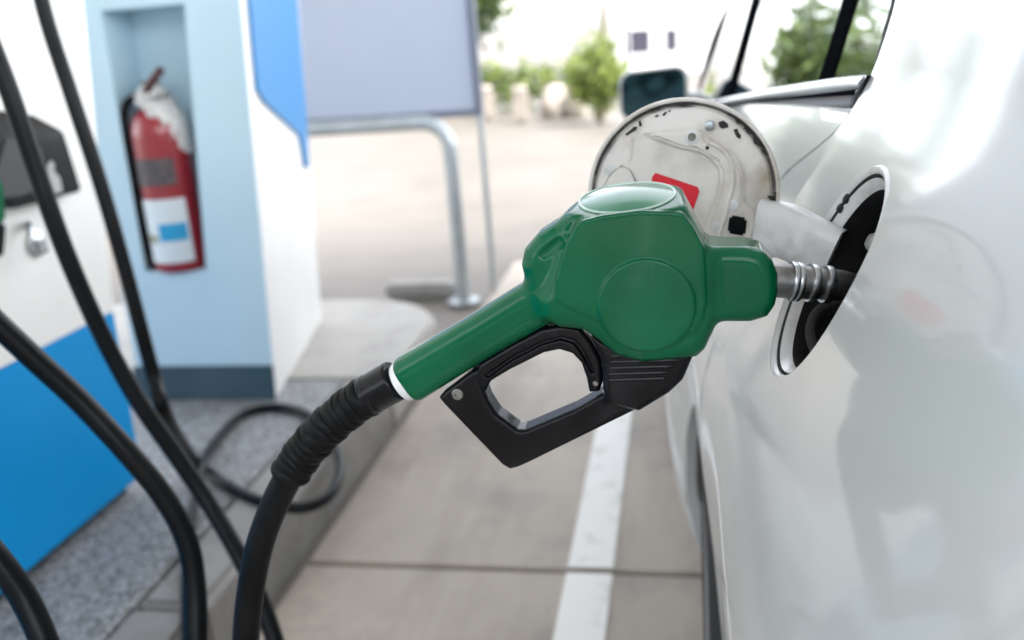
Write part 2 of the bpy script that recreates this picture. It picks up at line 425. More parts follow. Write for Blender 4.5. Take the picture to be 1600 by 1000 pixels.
# ------------------------------------------------------------------ canopy pillar with niche
pl = thing('canopy_pillar', (-1.47, 2.9, ISZ), 'pale blue square canopy pillar with white side and a recessed niche', 'pillar')
PY, PB, PTOP = 2.5, 3.32, 5.4
def pxr(z): return -1.247+(min(z,2.2)-.15)*.067
def pxl(z): return -1.705+(min(z,2.2)-.15)*.030
NZ0, NZ1, NDEP = .565, 1.318, .15
SLP = -.165
def pxb(z): return pxr(z)+SLP
def nl(z): return -1.605+(z-NZ0)*.022
def nr(z): return -1.405+(z-NZ0)*.095
f_ = MB(); SK = .262
def strip(fa, fb, z0, z1, y=PY):
    f_.quad((fa(z0),y,z0),(fb(z0),y,z0),(fb(z1),y,z1),(fa(z1),y,z1))
strip(pxl, pxr, ISZ, NZ0); strip(pxl, nl, NZ0, NZ1); strip(nr, pxr, NZ0, NZ1); strip(pxl, pxr, NZ1, 2.2); strip(pxl, pxr, 2.2, PTOP)
for z0, z1 in ((ISZ,NZ0),(NZ0,NZ1),(NZ1,2.2),(2.2,PTOP)):
    f_.quad((pxl(z0),PB,z0),(pxl(z0),PY,z0),(pxl(z1),PY,z1),(pxl(z1),PB,z1))
f_.obj('front_face', M['pillar_blue'], pl, smooth=False)
f_ = MB()
yb = PY+NDEP
f_.quad((nl(NZ0),yb,NZ0),(nr(NZ0),yb,NZ0),(nr(NZ1),yb,NZ1),(nl(NZ1),yb,NZ1))
f_.quad((nl(NZ0),PY,NZ0),(nl(NZ0),yb,NZ0),(nl(NZ1),yb,NZ1),(nl(NZ1),PY,NZ1))
f_.quad((nr(NZ0),yb,NZ0),(nr(NZ0),PY,NZ0),(nr(NZ1),PY,NZ1),(nr(NZ1),yb,NZ1))
f_.quad((nl(NZ0),PY,NZ0),(nr(NZ0),PY,NZ0),(nr(NZ0),yb,NZ0),(nl(NZ0),yb,NZ0))
f_.quad((nl(NZ1),yb,NZ1),(nr(NZ1),yb,NZ1),(nr(NZ1),PY,NZ1),(nl(NZ1),PY,NZ1))
f_.obj('niche', M['pillar_blue'], pl, smooth=False)
f_ = MB()
for z0, z1 in ((ISZ,2.2),(2.2,PTOP)):
    f_.quad((pxr(z0),PY,z0),(pxb(z0),PB,z0),(pxb(z1),PB,z1),(pxr(z1),PY,z1))
    f_.quad((pxb(z0),PB,z0),(pxl(z0),PB,z0),(pxl(z1),PB,z1),(pxb(z1),PB,z1))
f_.obj('side_face', M['pillar_white'], pl, smooth=False)
f_ = MB().hexa([(pxl(.15)-.008,PY-.01,ISZ),(pxr(.15)+.003,PY-.01,ISZ),(pxr(.15)+.003,PY-.0005,ISZ),(pxl(.15)-.008,PY-.0005,ISZ),
                (pxl(SK)-.008,PY-.01,SK),(pxr(SK)+.003,PY-.01,SK),(pxr(SK)+.003,PY-.0005,SK),(pxl(SK)-.008,PY-.0005,SK)])
bevel(f_.obj('skirting', M['skirt'], pl), .003, 2)
# blue cladding with a cut corner on the white side
cl_px = [(388,-40),(404,140),(416,160),(470,211),(479,262),(484,262),(481,205),(462,-40)]
cl_n = np.cross(np.array((SLP, PB-PY, 0)), np.array((.067, 0, 1.))); cl_n /= np.linalg.norm(cl_n)
cl_pts = []
for q in cl_px:
    cl_pts.append(on_plane(*q, np.array((pxr(.15), PY, .15))+cl_n*.012, cl_n))
top_z = 2.6
cl_pts[0] = cl_pts[0]+(cl_pts[0]-cl_pts[1])*3.0; cl_pts[-1] = cl_pts[-1]+(cl_pts[-1]-cl_pts[-2])*3.0
MB().prism(cl_pts, cl_n*-.010).obj('cladding_panel', M['skyblue'], pl, smooth=False)

# ------------------------------------------------------------------ fire extinguisher standing in the niche
EX, EY, EZ = -1.503, 2.545, NZ0
ex = thing('fire_extinguisher', (EX, EY, EZ), 'red fire extinguisher with white wrapped top standing in the pillar niche', 'fire extinguisher')
r = .079
MB().lathe([(r*.9,0),(r,.01),(r,.40),(r*.97,.425),(r*.86,.452),(r*.62,.475),(.03,.487)], (EX,EY,EZ), (0,0,1), 40).obj('cylinder', M['extred'], ex)
def band(name, a0, a1, z0, z1, m, off=.0012, parent=ex):
    V = []; F = []; n = 14
    for k in range(n+1):
        a = R_(a0+(a1-a0)*k/n)
        for z in (z0, z1): V.append((EX+(r+off)*math.sin(a), EY-(r+off)*math.cos(a), EZ+z))
    for k in range(n): F.append((2*k,2*k+2,2*k+3,2*k+1))
    return mesh_obj(name, V, F, m, parent)
band('instruction_label', -62, 48, .262, .340, M['label_dark'])
lb = band('paper_label', -60, 58, .032, .222, M['label_white'])
band('blue_print', -8, 52, .098, .150, M['label_blue'], .002, lb)
band('olive_print', -48, -14, .092, .118, M['label_olive'], .002, lb)
MB().lathe([(.030,0),(.030,.02),(.022,.024),(.022,.05),(.026,.052),(.026,.07)], (EX,EY,EZ+.487), (0,0,1), 20).obj('valve', M['steel'], ex)
V = MB().tube(catmull([(EX-.005,EY-.03,EZ+.52),(EX+.035,EY-.05,EZ+.555),(EX+.075,EY-.06,EZ+.585)],6), .012, 10).obj('lever', M['handle_dark'], ex)
MB().tube(catmull([(EX-.01,EY-.03,EZ+.505),(EX+.045,EY-.055,EZ+.512),(EX+.085,EY-.06,EZ+.515)],6), .008, 10).obj('carry_handle', M['steel'], ex)
MB().tube(catmull([(EX-.02,EY-.02,EZ+.515),(EX-.065,EY-.03,EZ+.50),(EX-.088,EY-.03,EZ+.44),(EX-.092,EY-.03,EZ+.3),(EX-.092,EY-.03,EZ+.12),(EX-.085,EY-.03,EZ+.01)],8), .012, 10).obj('discharge_hose', M['rubber'], ex)
# crumpled clear-white cover, slipped over the neck and hanging down the right side
V = []; F = []; NA, NR = 36, 14
for i in range(NR):
    t = i/(NR-1)
    for k in range(NA+1):
        a = R_(-40+190*k/NA); sd_ = max(0, min(1, (k/NA)*1.5-.10)); sd_ = sd_*sd_*(3-2*sd_)
        rr = .026+(r+.007-.026)*min(1, (t*1.7)**.7)*(.45+.55*sd_)
        z = .545-t*(.055+.150*sd_)
        rr += (.004*math.sin(k*1.7+i*1.3)+.003*math.sin(k*.8-1.9*i))*min(1,t*2+.2)
        V.append((EX+rr*math.sin(a), EY-rr*math.cos(a), EZ+z))
for i in range(NR-1):
    for k in range(NA): F.append((i*(NA+1)+k, i*(NA+1)+k+1, (i+1)*(NA+1)+k+1, (i+1)*(NA+1)+k))
mesh_obj('plastic_cover', V, F, M['cover_white'], ex)

# ------------------------------------------------------------------ fuel dispenser
ds = thing('fuel_dispenser', (-1.7, .8, ISZ), 'white fuel dispenser cabinet with bright blue lower panel', 'fuel dispenser')
DX = -1.355
def dy(z): return float(np.interp(z, [.15,.6,1.3,2.3], [1.925,1.947,2.07,2.2]))
zz = [.605, .8, 1.0, 1.3, 1.8, 2.3]
f_ = MB()
for a, b_ in zip(zz[:-1], zz[1:]):
    f_.quad((DX,-.3,a),(DX,dy(a),a),(DX,dy(b_),b_),(DX,-.3,b_))
    f_.quad((DX,dy(a),a),(-2.05,dy(a),a),(-2.05,dy(b_),b_),(DX,dy(b_),b_))
    f_.quad((-2.05,-.3,a),(DX,-.3,a),(DX,-.3,b_),(-2.05,-.3,b_))
    f_.quad((-2.05,dy(a),a),(-2.05,-.3,a),(-2.05,-.3,b_),(-2.05,dy(b_),b_))
f_.quad((DX,-.3,2.3),(DX,dy(2.3),2.3),(-2.05,dy(2.3),2.3),(-2.05,-.3,2.3))
f_.obj('cabinet', M['disp_white'], ds, smooth=False)
b = MB().hexa([(-2.047,-.3,.178),(DX+.003,-.3,.178),(DX+.003,dy(.178),.178),(-2.047,dy(.178),.178),(-2.047,-.3,.603),(DX+.003,-.3,.603),(DX+.003,dy(.603)-.001,.603),(-2.047,dy(.603)-.001,.603)]).obj('lower_panel', M['disp_blue'], ds); bevel(b, .004, 2)
MB().box((-2.0,-.25,ISZ),(DX-.03,1.895,.18)).obj('plinth', M['plinth'], ds, smooth=False)
# nozzle boot: black moulded housing with a sloping hood
def dpt(px, py, off=0.0): return on_x(px, py, DX+off)
hp = [(26,182),(72,206),(102,300),(66,309),(-8,328),(-60,300),(-60,170)]
base = [on_x(*q, DX+.002) for q in hp]
bo = MB().prism(base, (.045,0,0)).obj('nozzle_boot', M['black'], ds); bevel(bo, .006, 2)
bx = [on_x(*q, DX+.047) for q in [(10,215),(62,232),(80,290),(30,306),(-20,312)]]
cutp = MB().prism(bx, (.002,0,0)).obj('boot_face', M['trimdark'], bo, smooth=False)
tg = [on_x(*q, DX+.05) for q in [(72,262),(78,250),(84,258),(82,266),(92,278),(96,300),(84,302),(70,296),(68,280),(75,268)]]
MB().prism(tg, (.003,0,0)).obj('hanging_tag', M['greymet'], bo, smooth=False)
hk = MB()
hk.tube(catmull([on_x(44,350,DX+.001),on_x(44,352,DX+.03),on_x(50,372,DX+.05),on_x(62,392,DX+.05),on_x(72,388,DX+.055)],6), .007, 10)
ctr = on_x(56,380,DX+.002); hk.lathe([(.028,0),(.028,.006),(.016,.012)], ctr, (1,0,0), 20)
hk.obj('hose_hook', M['chrome'], ds)

# spare green nozzle resting in the boot (only its tip shows at the edge)
sn = thing('fuel_nozzle', tuple(on_x(-14,330,DX+.075)), 'green spare fuel nozzle hanging in the black dispenser boot', 'fuel nozzle')
def xp(q, off): return on_x(*q, DX+off)
pn = [(q[0]-34, q[1]+6) for q in [(2,268),(9,285),(13,335),(8,352),(-4,352),(-30,346),(-60,290),(-62,240),(-30,225),(-12,240)]]
b = MB().prism([xp(q,.052) for q in pn], (.05,0,0)).obj('cover', M['green'], sn); bevel(b, .012, 3)
b = MB().prism([xp(q,.066) for q in [(-30,346),(-4,351),(-8,400),(-30,408)]], (.022,0,0)).obj('trigger_guard', M['black'], sn); bevel(b, .004, 2)
b = MB().tube([xp((-45,240),.077), xp((-45,215),.07), xp((-48,200),.05)], .012, 14).obj('spout', M['steel'], sn)

# ------------------------------------------------------------------ hoses hanging by the dispenser
def hose(name, pts, dia, label, parent=None):
    P = catmull(pts, 14)
    mid = P[np.argmin(P[:,2])]
    o = MB().tube(P, dia/2, 16).obj(name, M['hose'], None, ang=60, loc=tuple(mid))
    tag(o, label, 'hose', 'black hoses hanging by the dispenser'); return o
zf = ISZ+.013
h1 = [at_d(20,-260,1.55), at_d(40,-120,1.57), at_d(70,20,1.6), at_d(112,150,1.62), at_d(158,290,1.65), at_d(198,430,1.68), at_d(238,580,1.72), at_d(262,655,1.76),
      on_z(308,722,zf+.02), on_z(360,762,zf), on_z(420,787,zf), on_z(480,792,zf), on_z(522,765,zf), on_z(530,715,zf), on_z(500,660,zf), on_z(440,637,zf),
      on_z(380,648,zf), on_z(338,690,zf), on_z(312,735,zf+.026), on_z(302,790,zf+.012), on_z(296,850,zf+.002), on_z(294,920,zf), on_z(296,1010,zf), on_z(300,1150,zf)]
hose('fuel_hose', h1, .027, 'black hose hanging against the pillar and coiling in a loop on the island')
h2 = [at_d(-160,-420,1.2), at_d(-95,-170,1.25), at_d(-40,0,1.28), at_d(10,130,1.30), at_d(58,270,1.33), at_d(105,400,1.36), at_d(158,520,1.40), at_d(212,620,1.43), at_d(270,705,1.46), at_d(325,785,1.47), at_d(372,865,1.45), at_d(406,935,1.43), at_d(432,1010,1.41), at_d(450,1100,1.40), at_d(450,1180,1.36)]
hose('fuel_hose', h2, .027, 'black hose sweeping past the dispenser boot and down behind the thick foreground hose')
h3 = [at_d(-330,-60,1.0), at_d(-230,180,1.02), at_d(-120,370,1.05), at_d(-40,470,1.07), at_d(40,548,1.10), at_d(120,622,1.13), at_d(195,702,1.15), at_d(255,775,1.17), at_d(292,845,1.18), at_d(305,920,1.18), at_d(307,1010,1.17), at_d(303,1120,1.16), at_d(285,1230,1.15)]
hose('fuel_hose', h3, .028, 'black hose crossing the blue dispenser panel from left edge to bottom')
h4 = [at_d(-260,500,.9), at_d(-150,700,.92), at_d(-70,800,.94), at_d(-10,868,.95), at_d(35,930,.96), at_d(68,1000,.96), at_d(95,1090,.96), at_d(110,1180,.95)]
hose('fuel_hose', h4, .028, 'short black hose piece in the bottom left corner over the blue panel')

# ------------------------------------------------------------------ guard rail and board beyond the pillar
gb = on_z(725,472,0); GY = gb[1]; gx = gb[0]
zt = on_y(690,190,GY)[2]
gr = thing('guard_rail', (gx, GY, 0), 'grey bent pipe guard rail below the lavender board', 'guard rail')
pts = [np.array((gx-.0, GY, 0)), np.array((gx-.0, GY, .3)), np.array((gx-.0, GY, zt-.16))]
for a in np.linspace(10, 90, 8): pts.append(np.array((gx-.12+.12*math.cos(R_(a)), GY, zt-.12+.12*math.sin(R_(a)))))
xl = -2.35
pts += [np.array((gx-.4, GY, zt)), np.array((xl+.2, GY, zt))]
for a in np.linspace(90, 170, 8): pts.append(np.array((xl+.12+.12*math.cos(R_(a)), GY, zt-.12+.12*math.sin(R_(a)))))
pts += [np.array((xl, GY, zt-.16)), np.array((xl, GY, 0))]
MB().tube(pts, .033, 16).obj('pipe', M['galv'], gr, ang=60)
MB().lathe([(.075,0),(.075,.012),(.04,.016)], (gx,GY,0), (0,0,1), 24).obj('base_flange', M['galv'], gr)
MB().lathe([(.075,0),(.075,.012),(.04,.016)], (xl,GY,0), (0,0,1), 24).obj('base_flange', M['galv'], gr)

bb = on_z(772,455,0); BY = bb[1]; bx1 = bb[0]
nb = thing('notice_board', (bx1-.6, BY, 0), 'large plain lavender board with dark edge on thin posts', 'board')
bz0 = on_y(748,181,BY)[2]; bxr = on_y(747,100,BY)[0]; bxl = on_y(440,100,BY)[0]-.3
MB().box((bxl,BY+.012,bz0+.03),(bxr-.03,BY+.03,2.3)).obj('board_panel', M['board'], nb, smooth=False)
f_ = MB(); f_.box((bxr-.03,BY,bz0),(bxr,BY+.045,2.33)); f_.box((bxl,BY,bz0),(bxr-.03,BY+.045,bz0+.028)); f_.box((bxl,BY,2.302),(bxr-.03,BY+.045,2.33)); f_.box((bxl-.03,BY,bz0),(bxl,BY+.045,2.33))
f_.obj('board_frame', M['frame_dark'], nb, smooth=False)
for x in (bxr-.015, bxl-.015):
    MB().lathe([(.014,0),(.014,bz0)], (x,BY+.022,0), (0,0,1), 12).obj('post', M['galv'], nb)
# low grey bar on the ground behind the rail foot
p0 = on_z(598,470,0); p1 = on_z(716,476,0)
ws = MB().box((p0[0], p0[1]+.02, 0), (p1[0]-.04, p0[1]+.13, .07)).obj('low_bar', M['kerbside'], loc=((p0[0]+p1[0])/2, p0[1]+.07, 0)); bevel(ws, .02, 2)
tag(ws, 'low grey bar on the ground beside the guard rail foot', 'wheel stop')

# ------------------------------------------------------------------ background
def leaves(name, mats, parent, ctr, rad, n, size, squash=1.0, hang=False):
    V = []; F = []; mi = []
    ncl = max(4, n//60); cl = []
    for _ in range(ncl):
        d = rng.normal(size=3); d /= np.linalg.norm(d); cl.append(np.array(ctr)+d*np.array(rad)*rng.uniform(.35,.95))
    for i in range(n):
        c = cl[rng.integers(ncl)]+rng.normal(size=3)*np.array(rad)*.2
        a = rng.normal(size=3); a /= np.linalg.norm(a)
        if hang: a = a*.5+np.array((0,0,-.9)); a /= np.linalg.norm(a)
        b_ = np.cross(a, rng.normal(size=3)); b_ /= np.linalg.norm(b_)
        s = size*rng.uniform(.6,1.4); k = len(V)
        V += [c-a*s, c+b_*s*.38, c+a*s, c-b_*s*.38]; F.append((k,k+1,k+2,k+3)); mi.append(int(rng.integers(len(mats))))
    return mesh_obj(name, V, F, mats, parent, smooth=False, matidx=mi)

def bush(px, py, h, wd, d, label, mats, n=1600, cat='bush', group=None, size=.06):
    p = on_z(px, py, 0) if d is None else None
    b = thing('bush', tuple(p), label, cat, group)
    f_ = MB()
    for k in range(5):
        a = rng.uniform(0, 6.28); q = p+np.array((math.cos(a)*wd*.25, math.sin(a)*wd*.25, h*.55))
        f_.tube(catmull([p, (p+q)/2+rng.normal(size=3)*.03, q],4), [.03]*4+[.02]*4+[.01], 6)
    f_.obj('stem', M['bark'], b)
    leaves('foliage', mats, b, p+np.array((0,0,h*.56)), (wd*.5, wd*.5, h*.42), n, size)
    return b
bush(938, 192, 1.12, .72, None, 'bright yellow green bush in the yard left of the white house', [M['leaf2'],M['leaf2'],M['leaf']], 2600)
# hedge along the far edge
hg = thing('hedge', (-4.2, 15.2, 0), 'low green hedge along the far edge of the yard', 'hedge')
for k in range(14): MB().tube([(-7.5+k*.5,15.2,0),(-7.5+k*.5+rng.normal()*.05,15.2,.5)], .02, 6).obj('stem', M['bark'], hg)
leaves('foliage', [M['leaf'],M['leaf2'],M['leaf']], hg, (-4.2,15.2,.42), (3.6,.35,.40), 5200, .07)

def tree(x, y, h, cr, label, mats, n, low, group='trees beyond the yard'):
    t = thing('shade_tree', (x,y,0), label, 'tree', group)
    f_ = MB(); base = np.array((x,y,0.)); topp = np.array((x+.15,y,h*.7))
    f_.tube(catmull([base, base+np.array((.05,0,h*.3)), topp],6), np.linspace(.16,.05,13), 10)
    for k in range(9):
        a = k*2.4; s_ = base+np.array((.06,0,h*(.32+.04*k))); e = s_+np.array((math.cos(a)*cr*.75, math.sin(a)*cr*.75, h*.16))
        f_.tube(catmull([s_,(s_+e)/2+np.array((0,0,.12)),e],4), np.linspace(.05,.012,9), 6)
    f_.obj('trunk', M['bark'], t)
    leaves('crown', mats, t, (x,y,low+(h-low)*.5), (cr,cr,(h-low)*.5), n, .12)
    return t
pt = on_y(775, 40, 16.0)
tree(pt[0]-.55, 16.0, 3.3, .95, 'dark green tree with low leafy branches beyond the lavender board', [M['leaf3'],M['leaf'],M['leaf']], 1900, .85)
# palm tree ahead (seen mirrored in the rear window)
pm = thing('palm_tree', (-3.4, 44.0, 0), 'tall palm tree far beyond the yellow green bush', 'tree')
f_ = MB(); f_.tube(catmull([(-3.4,44,0),(-3.3,44,2.6),(-3.2,44,5.2)],8), np.linspace(.17,.11,17), 10); f_.obj('trunk', M['bark'], pm)
for k in range(15):
    a = k*2.399; el = R_(55-7*k)
    V = []; F = []
    d = np.array((math.cos(a)*math.cos(el), math.sin(a)*math.cos(el), math.sin(el))); sde = np.array((-math.sin(a), math.cos(a), 0)); p = np.array((-3.2,44,5.2))
    for s_ in range(14):
        t = s_/13; q = p+d*1.9*t+np.array((0,0,-1.15*t*t))
        wv = .42*math.sin(math.pi*min(1,.12+.88*t))*(1-.3*t)
        for sg in (-1,1):
            k0 = len(V); tip = q+sde*sg*wv+d*.22-np.array((0,0,.16))
            V += [q, q+d*.07, tip]; F.append((k0,k0+1,k0+2) if sg > 0 else (k0,k0+2,k0+1))
    mesh_obj('frond', V, F, M['leaf3'], pm, smooth=False)

# white house on the right
HY = 24.0
hs = thing('white_house', tuple(on_y(1030,200,HY)*np.array((1,1,0))), 'low white house with small dark windows beyond the car mirror', 'house')
hx0, hx1 = on_y(962,100,HY)[0], on_y(1240,100,HY)[0]
wins = [((1000,65),15,17),((1049,63),9,16)]
MB().box((hx0,HY,0),(hx1,HY+5,2.2)).obj('wall', M['housewhite'], hs, smooth=False)
f_ = MB().prism([(hx0-.25,HY-.25,2.2),(hx0-.25,HY+5.25,2.2),(hx0-.25,HY+2.5,3.3)], (hx1-hx0+.5,0,0)); f_.obj('roof', M['housewhite'], hs, smooth=False)
for (cx, cy), hw, hh in wins:
    c = on_y(cx, cy, HY); ww = hw*HY/FPX; wh = hh*HY/FPX
    fr = MB()
    for lo, hi in (((c[0]-ww-.05,HY-.03,c[2]-wh-.05),(c[0]+ww+.05,HY-.002,c[2]-wh)),((c[0]-ww-.05,HY-.03,c[2]+wh),(c[0]+ww+.05,HY-.002,c[2]+wh+.05)),
                   ((c[0]-ww-.05,HY-.03,c[2]-wh),(c[0]-ww,HY-.002,c[2]+wh)),((c[0]+ww,HY-.03,c[2]-wh),(c[0]+ww+.05,HY-.002,c[2]+wh))): fr.box(lo,hi)
    wo = fr.obj('window', M['housewhite'], hs, smooth=False)
    MB().box((c[0]-ww,HY-.012,c[2]-wh),(c[0]+ww,HY-.004,c[2]+wh)).obj('pane', M['windowdark'], wo, smooth=False)
p = on_y(979,72,HY-.6)
dp = thing('dark_post', (p[0],HY-.6,0), 'thin dark post standing at the white house corner', 'post')  # thin dark post standing off the house wall
MB().lathe([(.05,0),(.05,p[2]+.35),(.07,p[2]+.36),(.07,p[2]+.44),(.02,p[2]+.47)], (p[0],HY-.6,0), (0,0,1), 12).obj('shaft', M['windowdark'], dp)

# pale stones and a low white marker along the far edge
for (px, py, w_, h_, lab) in [(872,172,.50,.46,'round pale boulder in the yard just left of the bush'),(902,172,.34,.42,'small pale boulder touching the left side of the bush')]:
    p = on_z(px, py+10, 0)
    V, F = [], []
    f_ = MB().lathe([(w_*.4,0),(w_*.52,h_*.25),(w_*.5,h_*.55),(w_*.36,h_*.82),(w_*.14,h_)], p, (0,0,1), 22)
    f_.V = [tuple(np.array(v)+.03*np.array((math.sin(v[1]*17+v[2]*9),math.sin(v[0]*15+v[2]*7),0))) for v in f_.V]
    o = f_.obj('boulder', M['stone'], None, ang=60, loc=tuple(p)); tag(o, lab, 'boulder', 'pale boulders by the bush')
for (px, py, lab) in [(815,190,'pale concrete marker post in front of the hedge, right one'),(762,186,'pale concrete marker post in front of the hedge beside the board edge')]:
    p = on_z(px, py, 0)
    mk = thing('marker_post', tuple(p), lab, 'post', 'pale marker posts by the hedge')
    b = MB().box((p[0]-.1,p[1]-.1,0),(p[0]+.1,p[1]+.1,.42)).obj('shaft', M['stone'], mk); bevel(b, .02, 2)
    MB().lathe([(.11,0),(.12,.03),(.07,.07)], (p[0],p[1],.42), (0,0,1), 16).obj('cap', M['stone'], mk)

# ================================================================== CAR
car = thing('parked_car', (.9, 2.0, 0), 'white parked car being refuelled with its round fuel flap open', 'car')
_z = np.array([.15,.22,.35,.5,.6,.68,.75,.82,.90,.985,1.061,1.106,1.2,1.3,1.40,1.46,1.6])
_x = np.array([.10,.062,.046,.038,.028,.018,.016,.030,.066,.105,.146,.174,.203,.235,.285,.36,.6])
_zz = np.linspace(.1, 1.6, 1501); _xx = np.interp(_zz, _z, _x)
_k = np.exp(-.5*(np.arange(-60,61)/20.)**2); _k /= _k.sum()
_xx = np.convolve(np.pad(_xx, 60, mode='edge'), _k, 'valid')
def X(y, z):
    x = float(np.interp(z, _zz, _xx))
    wt = min(1,max(0,(.95-z)/.13)); t = min(1,max(0,(1.02-y)/.30)); x += .021*min(1,max(0,(.80-z)/.15))*t*t*(3-2*t)
    t = min(1,max(0,(y-1.38)/.42)); x -= .056*wt*t*t*(3-2*t)*max(0,1-max(0,y-2.9)/.8)
    if y > .95: x -= .030*(min(y,2.9)-.95)
    if y > 2.9: x += -.03*(y-2.9)*max(0,1-(y-2.9)*1.2)+.07*max(0,y-3.6)**2
    if y < .35: x += .38*(.35-y)**2+ (1.6*max(0,.02-y)**1.6)
    return x
def zb(y): return float(np.interp(y, [.93,1.06,1.22,1.447,1.78,2.126,2.9], [1.098,1.087,1.073,1.053,1.022,.988,.93]))
def shut(z): return float(np.interp(z, [.88,.93,.985,1.010,1.033,1.052,1.066,1.10,1.17,1.45], [1.15,1.115,1.076,1.05,.998,.957,.937,.931,.945,1.12]))
WY, WZ, WRAD = 1.30, .300, .305
WY2 = 3.80
def sill(y):
    for c in (WY, WY2):
        if abs(y-c) < WRAD: return WZ+math.sqrt(WRAD**2-(y-c)**2)
    return .20
FY, FZ, FR = .714, .981, .0875
FA, FB = FR, FR*.90
def grid(ys_fn, ncol, zrow, skip=None, extra=None):
    """vertices on the flank; ys_fn(i, z) gives y of column i"""
    V = []; idx = {}
    F = []
    rows = zrow
    for i in range(ncol):
        yb = ys_fn(i, .70)
        zs = rows(yb)
        for j, z in enumerate(zs):
            y = ys_fn(i, z); idx[i,j] = len(V); V.append((X(y,z), y, z))
    nr_ = len(rows(0))
    for i in range(ncol-1):
        for j in range(nr_-1):
            if skip and skip(i,j): continue
            F.append((idx[i,j], idx[i,j+1], idx[i+1,j+1], idx[i+1,j]))
    return V, F, idx, nr_
def lip(V, F, ids, d=(.014, 0, 0)):
    n0 = len(V)
    for k in ids: V.append(tuple(np.array(V[k])+np.array(d)))
    for a in range(len(ids)-1): F.append((ids[a], ids[a+1], n0+a+1, n0+a))

# --- rear quarter panel with filler opening
ycols = list(np.linspace(-.20,.58,24))+list(np.linspace(.610,.832,15))
i0, i1 = 24, 38
ya = WY-WRAD
SLOW = 1.15
tcol = sorted(list(np.linspace(.08,1,14))+[(ya-.001-.832)/(SLOW-.832), (ya+.001-.832)/(SLOW-.832)])
nfix = i1+1; NQ = len(ycols)+len(tcol)
def qy(i, z):
    if i <= i1: return ycols[i]
    return .832+(shut(z)-.0045-.832)*tcol[i-i1-1]
zfix = list(np.linspace(.885,1.085,15))
def qrows(y):
    z0 = sill(y); return list(z0+(.885-z0)*np.linspace(0,1,16)[:-1])+zfix+list(np.linspace(1.085,1.42,18)[1:])
j0, j1 = 15, 15+14
V, F, idx, nr_ = grid(qy, NQ, qrows, skip=lambda i,j: i0 <= i < i1 and j0 <= j < j1)
per = [idx[i,j0] for i in range(i0,i1)]+[idx[i1,j] for j in range(j0,j1)]+[idx[i,j1] for i in range(i1,i0,-1)]+[idx[i0,j] for j in range(j1,j0,-1)]
prev = per; NRG = 8; th = []
for q in per: th.append(math.atan2((V[q][2]-FZ)/FB, (V[q][1]-FY)/FA))
rim = []
for rr in range(1, NRG+1):
    t = 1-(1-rr/NRG)**1.5; cur = []
    for q, a in zip(per, th):
        y = V[q][1]*(1-t)+(FY+FA*math.cos(a))*t; z = V[q][2]*(1-t)+(FZ+FB*math.sin(a))*t
        cur.append(len(V)); V.append((X(y,z), y, z))
    for a in range(len(per)):
        b_ = (a+1) % len(per); F.append((prev[a], prev[b_], cur[b_], cur[a]))
    prev = cur
rim = [np.array(V[q]) for q in prev]
lip(V, F, [idx[NQ-1,j] for j in range(nr_)])
lip(V, F, [idx[i,0] for i in range(NQ)], (.02,0,0))
quarter = smooth_angle(mesh_obj('rear_quarter_panel', V, F, M['paint'], car), 60)

# --- filler pocket
FC = np.array((X(FY,FZ), FY, FZ)); FN = np.array((-.902,0,.432)); FU = np.array((0,1.,0)); FV = np.array((.432,0,.902))
prof = [(1.0,0,0),(.994,.0016,0),(.965,.0026,0),(.945,.0045,0),(.935,.0085,1),(.925,.0085,1),(.915,.006,0),(.865,.0095,0),(.845,.0135,0),(.83,.016,2),(.78,.05,2),(.78,.078,2),(.3,.08,2),(.01,.08,2)]
V = list(rim); F = []; mi = []; n = len(rim)
for (s_, d, m_) in prof[1:]:
    sh = -.04*FR*min(1, d/.02)
    for a in th: V.append(FC-FN*d+FU*(FR*s_*math.cos(a)+sh)+FV*(FR*s_*math.sin(a)))
for r_ in range(len(prof)-1):
    for a in range(n):
        b_ = (a+1)%n; F.append((r_*n+a, r_*n+b_, (r_+1)*n+b_, (r_+1)*n+a)); mi.append(prof[r_+1][2])
pk = smooth_angle(mesh_obj('filler_pocket', V, F, [M['pocket'], M['grime'], M['well']], car, matidx=mi), 40)
MB().lathe([(.030,.0),(.034,.004),(.034,.03),(.030,.034),(.022,.034),(.022,.0)], FC-FN*.078+FU*.002, FN, 32, False).obj('filler_neck', M['tyre'], pk)
MB().tube(catmull([FC-FN*.03+FU*(-.002)+FV*(-.064), FC-FN*.018+FU*.016+FV*(-.05), FC-FN*.020+FU*.030+FV*(-.034), FC-FN*.034+FU*.034+FV*(-.020), FC-FN*.05+FU*.03+FV*(-.006)],6), .0042, 10).obj('cap_tether', M['tyre'], pk)
MB().lathe([(.0075,0),(.0075,.006),(.005,.009)], FC-FN*.040+FU*.046+FV*.030, FN, 16).obj('drain_plug', M['greymet'], pk)
for (u, v, r_) in [(.052,.036,.005),(.056,.026,.004),(.05,.048,.004)]:
    MB().lathe([(r_,0),(r_,.003),(r_*.5,.004)], FC-FN*.0068+FU*(u+.012)+FV*(v+.016), FN, 12).obj('clip', M['grime'], pk)

